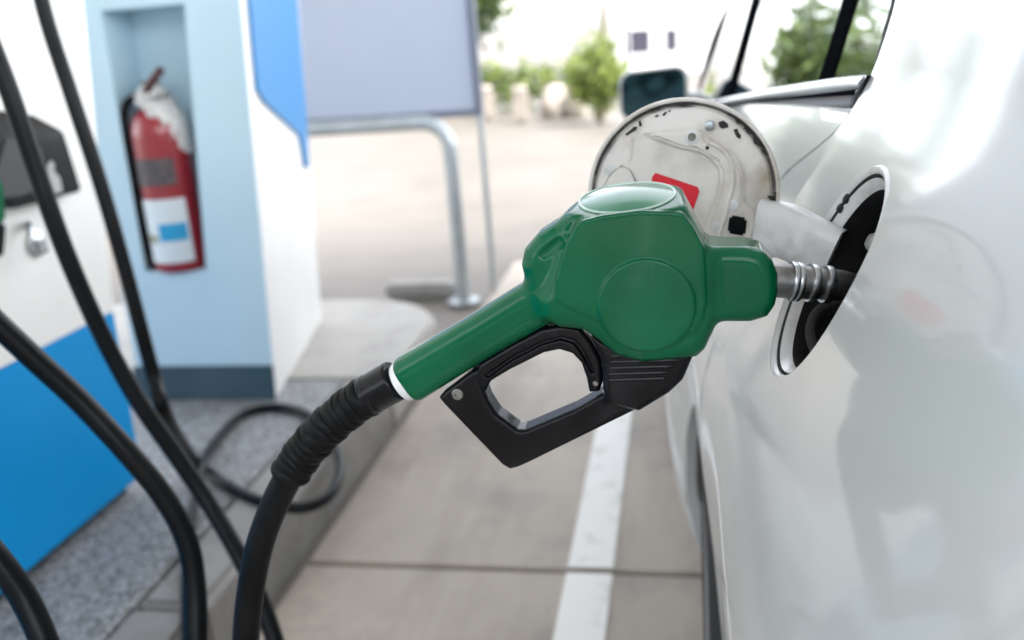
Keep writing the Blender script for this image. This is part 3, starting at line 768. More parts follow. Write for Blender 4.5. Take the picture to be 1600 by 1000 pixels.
# --- fuel flap, opened forwards, showing its worn inner face
DY = .83
DC = on_y(1066, 303, DY)
depth = np.dot(DC-CAM, fwd); DR = 147*depth/FPX
dn = np.array((.02,-1.0,.06)); dn /= np.linalg.norm(dn)
du = np.cross(np.array((0,0,1.)), dn); du /= np.linalg.norm(du)      # roughly -x .. +x
du = np.array((1.,0,0))-dn*dn[0]; du /= np.linalg.norm(du)
dv = np.cross(du, dn)*-1
if dv[2] < 0: dv = -dv
fd = thing('fuel_flap', tuple(DC), None, None); fd.parent = car; fd.location = DC-np.array(car.location)
def dp_(px, py, h=0.0):       # point on the flap's inner face
    return on_plane(px, py, DC+dn*h, dn)
V = []; F = []; mi = []
prof = [(0,-.006,0),(.7,-.008,0),(.97,-.006,0),(1.0,-.002,0),(1.0,.006,0),(.985,.009,0),(.955,.008,0),(.945,.002,1),(.925,.0015,1),(.91,.004,0),(.88,.005,0),(.5,.004,0),(0.001,.004,0)]
NS = 72
for s_, h, m_ in prof:
    for k in range(NS):
        a = 2*math.pi*k/NS; V.append(DC+du*DR*s_*math.cos(a)+dv*DR*s_*math.sin(a)+dn*h)
for j in range(len(prof)-1):
    for k in range(NS):
        F.append((j*NS+k, j*NS+(k+1)%NS, (j+1)*NS+(k+1)%NS, (j+1)*NS+k)); mi.append(prof[j+1][2])
mesh_obj('flap_skin', V, F, [M['doorin'], M['seam']], fd, matidx=mi)
def plate(name, pxs, h0, h1, m, bev=.0012, cm=0):
    P = [dp_(*q, h0) for q in pxs]
    if cm: P = list(catmull(P, cm, True))
    o = MB().prism(P, dn*(h1-h0)).obj(name, m, fd); bevel(o, bev, 2); return o
# inner stiffener: raised S-shaped rib plate on the right, recessed panel in the middle
plate('stiffener', [(1000,207),(1070,203),(1083,196),(1098,203),(1102,216),(1128,224),(1146,240),(1158,262),(1162,290),(1160,318),(1180,330),(1186,352),(1172,376),(1100,376),(1098,362),(1110,330),(1122,300),(1126,270),(1118,252),(1100,240),(1086,233),(1068,232),(1040,222)], .0042, .0115, M['doorin'], .003)
ridge = MB().tube([dp_(*q, .0112) for q in catmull([(1106,222),(1128,234),(1141,252),(1146,280),(1140,310),(1132,340),(1122,372)],6)], .0022, 8).obj('pressed_ridge', M['doorin'], fd)
plate('corner_pad', [(938,300),(950,276),(968,258),(984,262),(994,282),(996,304)], .0042, .0068, M['doorin'], .0015)
plate('side_ridge', [(986,214),(992,214),(986,250),(983,254),(980,250)], .0042, .0056, M['doorin'], .0006)
st = plate('sticker', [(1019,276),(1024,270),(1090,292),(1093,299),(1083,328),(1078,330),(1016,306)], .0043, .0048, M['redsticker'], .0002)
plate('rubber_stop', [(1140,335),(1167,340),(1164,368),(1136,363)], .0113, .016, M['black'], .002)
def stud(name, px, py, r, h0, h1, m):
    return MB().lathe([(r,0),(r,(h1-h0)*.7),(r*.7,h1-h0)], dp_(px,py,h0), dn, 20).obj(name, m, fd)
s_ = stud('screw', 1081,214,.0062,.0113,.0128,M['pocket'])
MB().lathe([(.0035,0),(.0035,.0006)], dp_(1081,214,.0128), dn, 16).obj('screw_hole', M['seam'], s_)
stud('grommet', 1109,196,.0045,.0045,.0075,M['galv'])
stud('rivet', 1145,321,.005,.0113,.0125,M['pocket']); stud('rivet', 1120,355,.005,.0113,.0125,M['pocket']); stud('rivet', 953,265,.005,.0045,.0055,M['pocket'])
stud('plug', 1105,231,.0016,.0113,.0125,M['grime'])
# chipped dark spots of bare metal
chips = [[(1122,191),(1130,188),(1137,193),(1138,199),(1128,201),(1124,198)],[(1146,202),(1152,201),(1154,207),(1158,212),(1156,217),(1151,214),(1148,208)],
         [(977,209),(985,203),(990,198),(996,198),(994,203),(985,208),(979,212)],[(998,190),(1001,188),(1003,196),(999,198)],[(1022,182),(1027,179),(1030,181),(1025,183)],[(1034,180),(1040,174),(1042,176),(1038,181)],[(1043,174),(1048,171),(1047,175)],
         [(951,288),(955,276),(964,266),(972,257),(971,263),(963,274),(956,287)],[(1118,365),(1124,362),(1130,367),(1132,372),(1122,371)]]
for c in chips: MB().prism([dp_(*q, .0046) for q in c], dn*.0012).obj('paint_chip', M['grime'], fd, smooth=False)
for a, wd, ln in [(-14,.010,.016),(38,.006,.012),(46,.005,.010),(-5,.004,.006),(30,.004,.01),(54,.004,.008),(95,.004,.02),(110,.003,.016),(150,.003,.02)]:
    a0 = R_(a); P = []
    for t in np.linspace(-1,1,5): P.append(DC+(du*math.cos(a0+t*ln/DR)+dv*math.sin(a0+t*ln/DR))*(DR*.955)+dn*.0083)
    for t in np.linspace(1,-1,5): P.append(DC+(du*math.cos(a0+t*ln/DR)+dv*math.sin(a0+t*ln/DR))*(DR*(.955)-wd*(.6+.4*math.sin(t*9)))+dn*.0083)
    MB().prism(P, dn*.0006).obj('paint_chip', M['grime'], fd, smooth=False)
# hinge arm: broad pressed strip from the flap into the pocket
A0 = dp_(1188,356,.006); A1 = on_y(1282,388,.772)
V = []; F = []; n = 16
mid = (A0+A1)/2+np.array((-.004,.008,.004))
cen = catmull([A0, A0*.6+mid*.4, mid, A1*.65+mid*.35, A1-FN*.012], 5); n = len(cen)
wv = np.linspace(.026,.021,n)
sec = [(-1,-.007),(-.985,.001),(-.92,.0058),(-.80,.0078),(-.4,.0088),(.4,.0088),(.80,.0078),(.92,.0058),(.985,.001),(1,-.007),(.93,-.007),(.90,.001),(-.90,.001),(-.93,-.007)]
for i in range(n):
    tn = cen[min(i+1,n-1)]-cen[max(i-1,0)]; tn /= np.linalg.norm(tn)
    sd_ = np.array((.30,0,.95)); sd_ = sd_-tn*np.dot(sd_,tn); sd_ /= np.linalg.norm(sd_); nn = np.cross(sd_, tn)
    if nn[1] > 0: nn = -nn
    for a, h in sec: V.append(cen[i]+sd_*wv[i]*a+nn*h)
ns = len(sec)
for i in range(n-1):
    for k in range(ns): F.append((i*ns+k, i*ns+(k+1)%ns, (i+1)*ns+(k+1)%ns, (i+1)*ns+k))
F += [tuple(range(ns-1,-1,-1)), tuple((n-1)*ns+k for k in range(ns))]
smooth_angle(mesh_obj('hinge_arm', V, F, M['pocket'], fd), 50)

# --- doors
YB, YF = 2.02, 2.98
def door(name, ya_fn, yb_, ncol, toplim=None, extra_cols=()):
    ts = sorted(set(list(np.linspace(0,1,ncol))+list(extra_cols)))
    def yf(i, z): a = ya_fn(z); return a+(yb_-a)*ts[i]
    def rows(y):
        z0 = sill(y); z1 = zb(max(y,.95)) if toplim is None else toplim(y)
        return list(z0+(z1-z0)*np.linspace(0,1,40)**.9)
    V, F, idx, nr_ = grid(yf, len(ts), rows)
    lip(V, F, [idx[0,j] for j in range(nr_)]); lip(V, F, [idx[len(ts)-1,j] for j in range(nr_)])
    lip(V, F, [idx[i,nr_-1] for i in range(len(ts))], (.02,0,0)); lip(V, F, [idx[i,0] for i in range(len(ts))], (.02,0,0))
    return smooth_angle(mesh_obj(name, V, F, M['paint'], car), 60)
t_e = (WY+WRAD-1.15)/(YB-.003-1.15)
# rows follow the shut line: top of the rear door starts at the chrome tip
rd = door('rear_door', lambda z: shut(min(z,1.098))+.0015, YB-.003, 26, None, (t_e-.001, t_e+.001))
fdr = door('front_door', lambda z: YB+.003, YF-.003, 18)
ff = door('front_fender', lambda z: YF+.003, 4.75, 26, lambda y: .93-.06*max(0,y-3), ((WY2-WRAD-YF)/(4.75-YF)-.001,(WY2-WRAD-YF)/(4.75-YF)+.001,(WY2+WRAD-YF)/(4.75-YF)-.001,(WY2+WRAD-YF)/(4.75-YF)+.001))
def handle(parent, y):
    z = .90
    pts = [np.array((X(yy,z)-o, yy, z)) for yy, o in ((y,.0),(y+.02,.03),(y+.09,.042),(y+.17,.03),(y+.19,.0))]
    MB().tube(catmull(pts,6), .011, 12).obj('door_handle', M['paint'], parent, ang=60)
handle(rd, 1.42); handle(fdr, 2.10)
# dark structure behind the shut lines
V = []; F = []
zs = np.linspace(.3,1.42,40)
for z in zs:
    y = shut(z); V += [(X(y,z)+.016, y-.03, z), (X(y,z)+.016, y+.03, z)]
for k in range(len(zs)-1): F.append((2*k,2*k+1,2*k+3,2*k+2))
mesh_obj('door_seal', V, F, M['matteblack'], car)

# --- chrome belt moulding
def belt_pt(px_top, px_bot, y):
    a = on_y(*px_top, y); b_ = on_y(*px_bot, y); return a, b_
ys = np.linspace(.936, 2.62, 30); V = []; F = []
for y in ys:
    z0 = zb(y)+.001; hgt = float(np.interp(y, [.95,1.0,1.5,2.62],[.012,.014,.014,.011]))
    x0 = X(y, z0)
    sec = [(x0-.001,z0),(x0-.005,z0+hgt*.25),(x0-.004,z0+hgt*.6),(x0+.001,z0+hgt),(x0+.012,z0+hgt),(x0+.014,z0)]
    V += [(a, y, b_) for a, b_ in sec]
for k in range(len(ys)-1):
    for j in range(6): F.append((k*6+j, k*6+(j+1)%6, (k+1)*6+(j+1)%6, (k+1)*6+j))
F += [(0,1,2,3,4,5),(174,175,176,177,178,179)]
VS = []; FS = []
for y in ys:
    z0 = zb(y); VS += [(X(y,z0-.004)-.0025, y, z0-.004), (X(y,z0)-.0035, y, z0+.001)]
for k in range(len(ys)-1): FS.append((2*k,2*k+2,2*k+3,2*k+1))
mesh_obj('belt_seal', VS, FS, M['matteblack'], car)
bm_ = mesh_obj('belt_moulding', V, F, M['chrome'], car); smooth_angle(bm_, 50)
y = .934; z0 = zb(.936)
MB().hexa([(X(y,z0)-.003,y-.003,z0-.003),(X(y,z0)+.012,y-.004,z0-.006),(X(y,z0)+.012,y+.006,z0-.004),(X(y,z0)-.006,y+.006,z0-.004),
           (X(y,z0)+.002,y-.008,z0+.014),(X(y,z0)+.014,y-.008,z0+.014),(X(y,z0)+.014,y+.003,z0+.013),(X(y,z0)+.002,y+.003,z0+.013)]).obj('moulding_end_cap', M['black'], bm_, smooth=False)
# --- side windows
def GX(y, z): return X(y, zb(y))+.012+.28*(z-zb(y))
def pane(name, y0f, y1f, zt=1.40, m=None, off=0.0, nrow=10):
    V = []; F = []; nc = 8
    for j in range(nrow):
        t = j/(nrow-1)
        for i in range(nc):
            zt_ = zt; y0 = y0f(1.05+t*.35); y1 = y1f(1.05+t*.35); y = y0+(y1-y0)*i/(nc-1)
            z = zb(y)+.006+(zt_-zb(y)-.006)*t; V.append((GX(y,z)+off, y, z))
    for j in range(nrow-1):
        for i in range(nc-1): F.append((j*nc+i, j*nc+i+1, (j+1)*nc+i+1, (j+1)*nc+i))
    return mesh_obj(name, V, F, m or M['glass'], car)
# divider bar between quarter glass and rear door glass
def dvy(z): return 1.16
pane('window', lambda z: shut(max(z,1.1))+.012, lambda z: dvy(z)-.012)
pane('window', lambda z: dvy(z)+.012, lambda z: YB-.05)
pane('window', lambda z: YB+.02, lambda z: 2.74-1.35*(z-1.05))
def bar(yc, hw, z1):
    f_ = MB(); P = []
    for z in (zb(yc)+.004, z1):
        x = GX(yc, z); P += [(x-.006,yc-hw,z),(x+.02,yc-hw,z),(x+.02,yc+hw,z),(x-.006,yc+hw,z)]
    bevel(f_.hexa(P).obj('window_divider', M['matteblack'], car), .002, 2)
bar(1.16, .016, 1.42)
bar(YB-.015, .036, 1.42)
f_ = MB()
f_.tube(catmull([(.058,2.80,.955),(.072,2.76,1.00),(.106,2.66,1.12),(.150,2.50,1.215),(.20,2.36,1.30),(.29,2.14,1.42)],6), .020, 10)
f_.obj('front_pillar', M['trimdark'], car, ang=60)
f_ = MB(); f_.tube(catmull([(.285,2.16,1.425),(.30,1.9,1.435),(.315,1.5,1.435),(.315,1.15,1.43)],6), .022, 10); f_.obj('roof_rail', M['paint'], car, ang=60)
# quarter glass edge trim along the C pillar
f_ = MB(); f_.tube([(GX(.96,z)-.001, shut(max(z,1.1))+.008, z) for z in np.linspace(1.115,1.40,12)], .005, 8); f_.obj('window_trim', M['trimdark'], car)

# --- rest of the shell (roof, tail, bonnet, far side)
W2 = .9
def mx(P): return [(2*W2-x, y, z) for x, y, z in P]
V = []; F = []
ysr = [-.2,.2,.55,.95,1.4,2.0,2.2]
for y in ysr:
    zr = float(np.interp(y, ysr, [1.10,1.18,1.36,1.425,1.45,1.44,1.42])); xe = X(min(y,.95), min(zr,1.42)) if y < .95 else .30
    for k in range(13):
        t = k/12; V.append((xe+(1.8-2*xe)*t, y, zr+.05*math.sin(math.pi*t)))
for i in range(len(ysr)-1):
    for k in range(12): F.append((i*13+k, i*13+k+1, (i+1)*13+k+1, (i+1)*13+k))
mesh_obj('roof', V, F, M['paint'], car)
V = []; F = []
ysh = [2.95,3.4,3.9,4.4,4.75]
for y in ysh:
    zr = .93-.06*max(0,y-3); xe = X(y, zr)+.004
    for k in range(13):
        t = k/12; V.append((xe+(1.8-2*xe)*t, y, zr+.05*math.sin(math.pi*t)))
for i in range(len(ysh)-1):
    for k in range(12): F.append((i*13+k, i*13+k+1, (i+1)*13+k+1, (i+1)*13+k))
mesh_obj('bonnet', V, F, M['paint'], car)
for nm, y, zt in (('front_bumper',4.75,.82),('tailgate',-.2,1.10)):
    V = []; F = []
    zs = np.linspace(.2, zt, 9)
    for z in zs:
        xe = X(y,z)
        for k in range(9):
            t = k/8; V.append((xe+(1.8-2*xe)*t, y+(.08 if y > 0 else -.06)*math.sin(math.pi*t)**.6, z))
    for i in range(8):
        for k in range(8): F.append((i*9+k, i*9+k+1, (i+1)*9+k+1, (i+1)*9+k))
    mesh_obj(nm, V, F, M['paint'], car)
V = []; F = []
yr = np.linspace(-.2,4.75,40); zr_ = np.linspace(0,1,12)
for y in yr:
    zt = zb(max(.95,y)) if y < 2.95 else .93-.06*(y-3)
    for t in zr_:
        z = .2+(zt-.2)*t; V.append((1.8-X(y,z), y, z))
for i in range(len(yr)-1):
    for k in range(11): F.append((i*12+k, (i+1)*12+k, (i+1)*12+k+1, i*12+k+1))
mesh_obj('far_side_panel', V, F, M['paint'], car)
for a, b_ in (((1.60,.95,1.09),(1.49,1.12,1.43)),((1.68,2.02,1.04),(1.52,2.0,1.44)),((1.72,2.8,.95),(1.51,2.15,1.43))):
    MB().tube([a,b_], .03, 8).obj('far_pillar', M['paint'], car)
mesh_obj('windscreen', [(.10,2.86,.96),(1.70,2.86,.96),(1.50,2.16,1.44),(.30,2.16,1.44)], [(0,1,2,3)], M['glass'], car, smooth=False)
# cabin floor, seats
f_ = MB(); f_.box((.16,.3,.28),(1.64,2.9,.34)); f_.box((.12,2.6,.34),(1.68,2.84,.93)); f_.box((.12,.2,.34),(1.68,.28,1.0)); f_.obj('cabin_trim', M['trimdark'], car)
for xs in (.45, 1.35):
    s1 = MB().hexa([(xs-.24,1.75,.36),(xs+.24,1.75,.36),(xs+.24,2.25,.36),(xs-.24,2.25,.36),(xs-.24,1.75,.58),(xs+.24,1.75,.58),(xs+.22,2.25,.62),(xs-.22,2.25,.62)])
    s1.hexa([(xs-.24,1.66,.5),(xs+.24,1.66,.5),(xs+.24,1.80,.5),(xs-.24,1.80,.5),(xs-.18,1.46,1.1),(xs+.18,1.46,1.1),(xs+.18,1.56,1.1),(xs-.18,1.56,1.1)])
    s1.hexa([(xs-.11,1.45,1.12),(xs+.11,1.45,1.12),(xs+.11,1.54,1.12),(xs-.11,1.54,1.12),(xs-.09,1.43,1.28),(xs+.09,1.43,1.28),(xs+.09,1.50,1.28),(xs-.09,1.50,1.28)])
    bevel(s1.obj('seat', M['trimdark'], car), .03, 3)
s1 = MB().hexa([(.25,.75,.36),(1.55,.75,.36),(1.55,1.25,.36),(.25,1.25,.36),(.25,.75,.56),(1.55,.75,.56),(1.55,1.25,.6),(.25,1.25,.6)]); s1.hexa([(.3,.62,.5),(1.5,.62,.5),(1.5,.78,.5),(.3,.78,.5),(.4,.42,1.06),(1.4,.42,1.06),(1.4,.52,1.06),(.4,.52,1.06)])
bevel(s1.obj('rear_bench', M['trimdark'], car), .03, 3)

# --- wheels
def wheel(y, mirror=False):
    x0 = X(1.30,.66)+.014 if y < 2 else X(y,.66)+.01
    wl = bpy.data.objects.new('wheel', None); COL.objects.link(wl); wl.parent = car
    xc = x0 if not mirror else 1.8-x0
    wl.location = np.array((xc, y, WZ))-np.array(car.location)
    sg = 1 if not mirror else -1
    c = np.array((xc, y, WZ)); ax = np.array((sg,0,0.))
    MB().lathe([(.212,.012),(.222,.004),(.25,.0),(.268,.004),(.287,.016),(.294,.04),(.296,.10),(.294,.17),(.285,.2),(.24,.21),(.21,.2)], c, ax, 64, False).obj('tyre', M['tyre'], wl)
    f_ = MB().lathe([(.218,.010),(.214,.006),(.205,.010),(.198,.03),(.195,.19)], c, ax, 56, False)
    f_.lathe([(.001,.018),(.03,.016),(.045,.022),(.048,.06)], c, ax, 28, False)
    for k in range(5):
        for off in (-.13,.13):
            a = 2*math.pi*k/5+.3
            r0 = np.array((0, math.cos(a+off*1.6), math.sin(a+off*1.6))); r1 = np.array((0, math.cos(a+off), math.sin(a+off))); t = np.array((0,-math.sin(a),math.cos(a)))
            p0, p1 = c+r0*.036, c+r1*.202
            f_.hexa([p0-t*.012+ax*.022, p0+t*.012+ax*.022, p1+t*.010+ax*.014, p1-t*.010+ax*.014][::1]+[p0-t*.012+ax*.05, p0+t*.012+ax*.05, p1+t*.010+ax*.045, p1-t*.010+ax*.045])
    f_.obj('rim', M['rim'], wl)
    MB().lathe([(.14,.075),(.14,.09),(.05,.095)], c, ax, 40).obj('brake_disc', M['steel'], wl)
for y in (WY, WY2):
    wheel(y); wheel(y, True)
    V = []; F = []; n = 36
    for k in range(n+1):
        a = math.pi*k/n; yy, z = y+WRAD*math.cos(a), WZ+WRAD*math.sin(a)
        V += [(X(yy,max(z,.34))+.001, yy, z), (X(yy,max(z,.34))+.02, y+(WRAD+.004)*math.cos(a), WZ+(WRAD+.004)*math.sin(a)), (.42, y+(WRAD+.01)*math.cos(a), WZ+(WRAD+.01)*math.sin(a))]
    mi = []
    for k in range(n):
        F += [(3*k,3*k+3,3*k+4,3*k+1),(3*k+1,3*k+4,3*k+5,3*k+2)]; mi += [0,1]
    mesh_obj('wheel_arch', V, F, [M['paint'], M['liner']], car, matidx=mi)
mesh_obj('underbody', [(.1,-.1,.2),(1.7,-.1,.2),(1.7,4.7,.2),(.1,4.7,.2)], [(0,1,2,3)], M['well'], car, smooth=False)

# --- side mirror
MY = 2.66
mc = on_y(1021, 146, MY)
def rrect(w_, h_, r_, n=6):
    P = []
    for cx, cz, a0 in ((w_-r_,h_-r_,0),(-w_+r_,h_-r_,90),(-w_+r_,-h_+r_,180),(w_-r_,-h_+r_,270)):
        for k in range(n+1): a = R_(a0+90*k/n); P.append((cx+r_*math.cos(a), cz+r_*math.sin(a)))
    return P
V = []; F = []
rings = [(.94,0,.0),(1.0,.004,0),(1.02,.03,0),(.95,.075,0),(.75,.11,.0),(.35,.128,0)]
RRP = rrect(.094,.066,.034); n = len(RRP)
for s_, d, _ in rings:
    for (a, b_) in RRP: V.append((mc[0]+a*s_, mc[1]+d, mc[2]+b_*s_+.05*a))
for j in range(len(rings)-1):
    for k in range(n): F.append((j*n+k, j*n+(k+1)%n, (j+1)*n+(k+1)%n, (j+1)*n+k))
F.append(tuple((len(rings)-1)*n+k for k in range(n)))
mr = mesh_obj('side_mirror', V, F, M['paint'], car)
V = [(mc[0]+a*.945, mc[1]+.003, mc[2]+b_*.945+.05*a) for a, b_ in RRP]
MB().prism([(mc[0]+a*.93, mc[1]+.002, mc[2]+b_*.93+.05*a) for a, b_ in RRP], (0,.006,0)).obj('mirror_glass', M['mirrorglass'], mr, smooth=False)
p1 = np.array((X(2.72,.95)+.02, 2.74, .955))
MB().tube(catmull([mc+np.array((.07,.06,-.02)), mc+np.array((.11,.07,-.035)), p1],6), np.linspace(.026,.034,13), 12).obj('mirror_foot', M['paint'], mr, ang=60)

# ================================================================== NOZZLE
NY = .69
nz = thing('fuel_nozzle', tuple(on_y(800,722,.70)), 'green fuel nozzle with black trigger guard pushed into the open car filler', 'fuel nozzle')
def q2(px, py, y=NY): p = on_y(px, py, y); return (p[0], p[2])
def poly(pts, y=NY, cm=0):
    P = [q2(*p, y) for p in pts]
    return catmull(P, cm, True) if cm else np.array(P)
PXM = np.dot(on_y(900,480,NY)-CAM, fwd)/FPX       # metres per photo pixel at the nozzle
h = .0011
def axes(x0,x1,z0,z1,half):
    xs = np.arange(x0,x1,h); zs = np.arange(z0,z1,h); ysn = np.arange(NY-half, NY+half, h); return xs, ysn, zs
def mesh_sdf(D, xs, ys_, zs, name, m, parent, sm=2):
    V, F = surface_nets(D, np.array((xs[0], ys_[0], zs[0])), h)
    o = mesh_obj(name, V, F, m, parent)
    bm = bmesh.new(); bm.from_mesh(o.data); bmesh.ops.recalc_face_normals(bm, faces=bm.faces)
    for _ in range(sm): bmesh.ops.smooth_vert(bm, verts=bm.verts, factor=.5, use_axis_x=True, use_axis_y=True, use_axis_z=True)
    bm.to_mesh(o.data); bm.free()
    return o
a0 = q2(610,640); a1 = q2(1235,270)
xs, ysn, zs = axes(a0[0]-.01, a1[0]+.01, a0[1]-.012, a1[1]+.012, .045)
Xg, Zg = np.meshgrid(xs, zs, indexing='ij'); Y3 = ysn[None,:,None]; X3 = Xg[:,None,:]; Z3 = Zg[:,None,:]
main = [(905,322),(925,301),(960,289),(1010,285),(1050,289),(1066,302),(1085,338),(1106,378),(1120,386),(1120,488),(1113,505),(1101,531),(1088,543),(1040,548),(1005,551),(965,540),(935,515),(915,502),(880,498),(852,484),(848,452),(866,418),(884,372),(893,345)]
D = extrude(sd_poly(Xg, Zg, poly(main)), Y3, NY, .031, .013)
lump = [(826,436),(818,408),(823,384),(842,362),(870,344),(900,317),(935,300),(960,300),(960,500),(880,498),(848,476)]
D = smin(D, extrude(sd_poly(Xg, Zg, poly(lump)), Y3, NY, .022, .013), .006)
# grip: tapered round bar cut square at the collar
pA = np.array(q2(636,593)); pB = np.array(q2(858,460)); e = pB-pA; L_ = np.linalg.norm(e); e = e/L_; nrm = np.array((-e[1], e[0]))
ta = (X3-pA[0])*e[0]+(Z3-pA[1])*e[1]; tb = (X3-pA[0])*nrm[0]+(Z3-pA[1])*nrm[1]
rad = (41.5-2.5*np.clip(ta/L_,0,1)-2.5*np.sin(np.pi*np.clip(ta/L_,0,1)))*PXM
grip = (np.abs(tb)**3+np.abs((Y3-NY)*1.06)**3)**(1/3)*1.02-rad
grip = smax(grip, -ta, .006); grip = smax(grip, ta-L_*1.05, .004)
D = smin(D, grip, .010)
sn_ = [(1070,376),(1165,377),(1190,384),(1204,399),(1212,420),(1212,446),(1208,466),(1196,484),(1170,492),(1070,492)]
D = smin(D, extrude(sd_poly(Xg, Zg, poly(sn_)), Y3, NY, .0255, .011), .006)
# chamfered crown, raised round boss on the near side, ledge and dimple on the shoulder
CH_N = np.array((-.07,-.17,.983)); CH_P = np.array((on_y(985,334,NY-.030)[0], NY-.030, on_y(985,334,NY-.030)[2]))
ch = (X3-CH_P[0])*CH_N[0]+(Y3-CH_P[1])*CH_N[1]+(Z3-CH_P[2])*CH_N[2]
D = smax(D, ch+.07*0, .004)
face = [(893,356),(903,346),(940,336),(1000,328),(1066,331),(1082,352),(1100,385),(1104,470),(1098,500),(1086,520),(1000,530),(930,500),(868,470),(866,440),(878,400)]
D = np.minimum(D, extrude(sd_poly(Xg, Zg, poly(face, NY-.03)), Y3, NY-.012, .0205, .0018))
bc = q2(1010,478,NY-.033)
boss = np.maximum(np.sqrt((X3-bc[0])**2+(Z3-bc[1])**2)-74*PXM*.955, np.abs(Y3-(NY-.02))-.0150)
D = smin(D, boss, .0012)
def capsule(pa, pb, r_):
    pa = np.array(pa); pb = np.array(pb); ba = pb-pa; l2 = ba@ba
    t = np.clip(((X3-pa[0])*ba[0]+(Y3-pa[1])*ba[1]+(Z3-pa[2])*ba[2])/l2, 0, 1)
    return np.sqrt((X3-pa[0]-ba[0]*t)**2+(Y3-pa[1]-ba[1]*t)**2+(Z3-pa[2]-ba[2]*t)**2)-r_
D = smax(D, -capsule(on_y(850,398,NY-.0235), on_y(872,379,NY-.0235), .0042), .002)
D = smax(D, -capsule(on_y(884,362,NY-.027), on_y(899,332,NY-.027), .0062), .002)
# step line on the snout underside
cover = mesh_sdf(D, xs, ysn, zs, 'cover', M['green'], nz, 2)

# crown disc; its rim highlight is put in as a pale raised ring
def on_ch(px, py, off=0.0): return on_plane(px, py, CH_P+CH_N*off, CH_N)
ringpts = []
for k in range(48):
    a = 2*math.pi*k/48; ex_, ey_ = 76*math.cos(a), 22*math.sin(a)
    ringpts.append(on_ch(980+ex_*.985+ey_*.17, 309-ex_*.12+ey_, .0004))
rp = np.array(ringpts)
MB().tube(np.vstack([rp, rp[:1]]), .0011, 8, False).obj('crown_highlight', M['ring_highlight'], nz)
cdm = MB(); c0 = rp.mean(0)
Vv = []; nlay = 5
for j in range(nlay):
    t = 1-j/(nlay); 
    for p in rp: Vv.append(c0+(p-c0)*t*.98+CH_N*(.0055*(1-t*t)))
Vv.append(c0+CH_N*.0056); Ff = []
for j in range(nlay-1):
    for k in range(48): Ff.append((j*48+k, j*48+(k+1)%48, (j+1)*48+(k+1)%48, (j+1)*48+k))
for k in range(48): Ff.append(((nlay-1)*48+k, (nlay-1)*48+(k+1)%48, len(Vv)-1))
smooth_angle(mesh_obj('crown_disc', Vv, Ff, M['green_gloss'], nz), 80)

# black guard, trigger, ribbed block
a0 = q2(680,735); a1 = q2(1095,495)
xs, ysn, zs = axes(a0[0]-.006, a1[0]+.006, a0[1]-.006, a1[1]+.006, .028)
Xg, Zg = np.meshgrid(xs, zs, indexing='ij'); Y3 = ysn[None,:,None]
guard = [(690,614),(700,603),(742,572),(754,570),(756,590),(766,618),(780,640),(812,664),(824,664),(900,632),(946,606),(952,560),(1080,545),(1066,582),(1048,600),(1000,630),(830,714),(812,722),(800,725),(788,718),(740,668),(700,626)]
G = extrude(sd_poly(Xg, Zg, poly(guard)), Y3, NY, .012, .004)
inner = [(765,596),(786,640),(812,660),(826,662),(942,610),(940,598),(950,596),(954,618),(826,680),(808,676),(776,648),(756,604)]
block = [(925,512),(960,530),(1086,538),(1067,582),(1046,602),(1000,630),(950,618),(944,596),(944,560)]
B = extrude(sd_poly(Xg, Zg, poly(block)), Y3, NY, .019, .005)
G = smin(G, B, .004)
mesh_sdf(G, xs, ysn, zs, 'trigger_guard', M['black'], nz, 1)
lever = [(744,580),(752,562),(800,533),(848,508),(880,502),(908,507),(926,530),(941,558),(944,588),(938,606),(922,607),(918,585),(910,562),(896,547),(876,541),(852,546),(800,572),(770,590),(762,606),(752,604)]
T = extrude(sd_poly(Xg, Zg, poly(lever)), Y3, NY-.001, .0095, .004)
groove = [(760,580),(800,552),(850,526),(880,519),(900,524),(917,545),(930,575),(926,578),(912,550),(898,531),(878,525),(852,532),(804,557),(766,584)]
T = np.maximum(T, -np.maximum(extrude(sd_poly(Xg, Zg, poly(groove)), Y3, NY-.0095, .003, .001), -1))
mesh_sdf(T, xs, ysn, zs, 'trigger', M['black'], nz, 1)
for k in range(5):
    y_ = 556+k*9.5
    p0 = on_y(954-k*1, y_, NY-.0185); p1 = on_y(1072-k*8, y_-3, NY-.0185)
    MB().tube([p0, p0*.97+p1*.03, p1*.97+p0*.03, p1], [.0006,.0016,.0016,.0006], 8).obj('rib', M['black'], nz)
def sidestud(name, px, py, r_, m, y0, hgt=.002):
    p = on_y(px, py, y0); return MB().lathe([(r_,-.001),(r_,hgt*.6),(r_*.8,hgt),(r_*.45,hgt),(r_*.38,hgt*.3)], p, (0,-1,0), 24).obj(name, m, nz)
sidestud('screw', 715,616,.0048,M['steel'],NY-.0118)
sidestud('pivot_pin', 931,599,.0022,M['steel'],NY-.0105,.0012)
# grip collar
ca = np.array((e[0],0,e[1])); cp = np.array((pA[0],NY,pA[1]))
MB().lathe([(.0150,-.0060),(.0168,-.0055),(.0176,-.003),(.0178,-.001),(.0180,.001),(.0165,.003)], cp, ca, 40).obj('collar', M['clear'], nz)
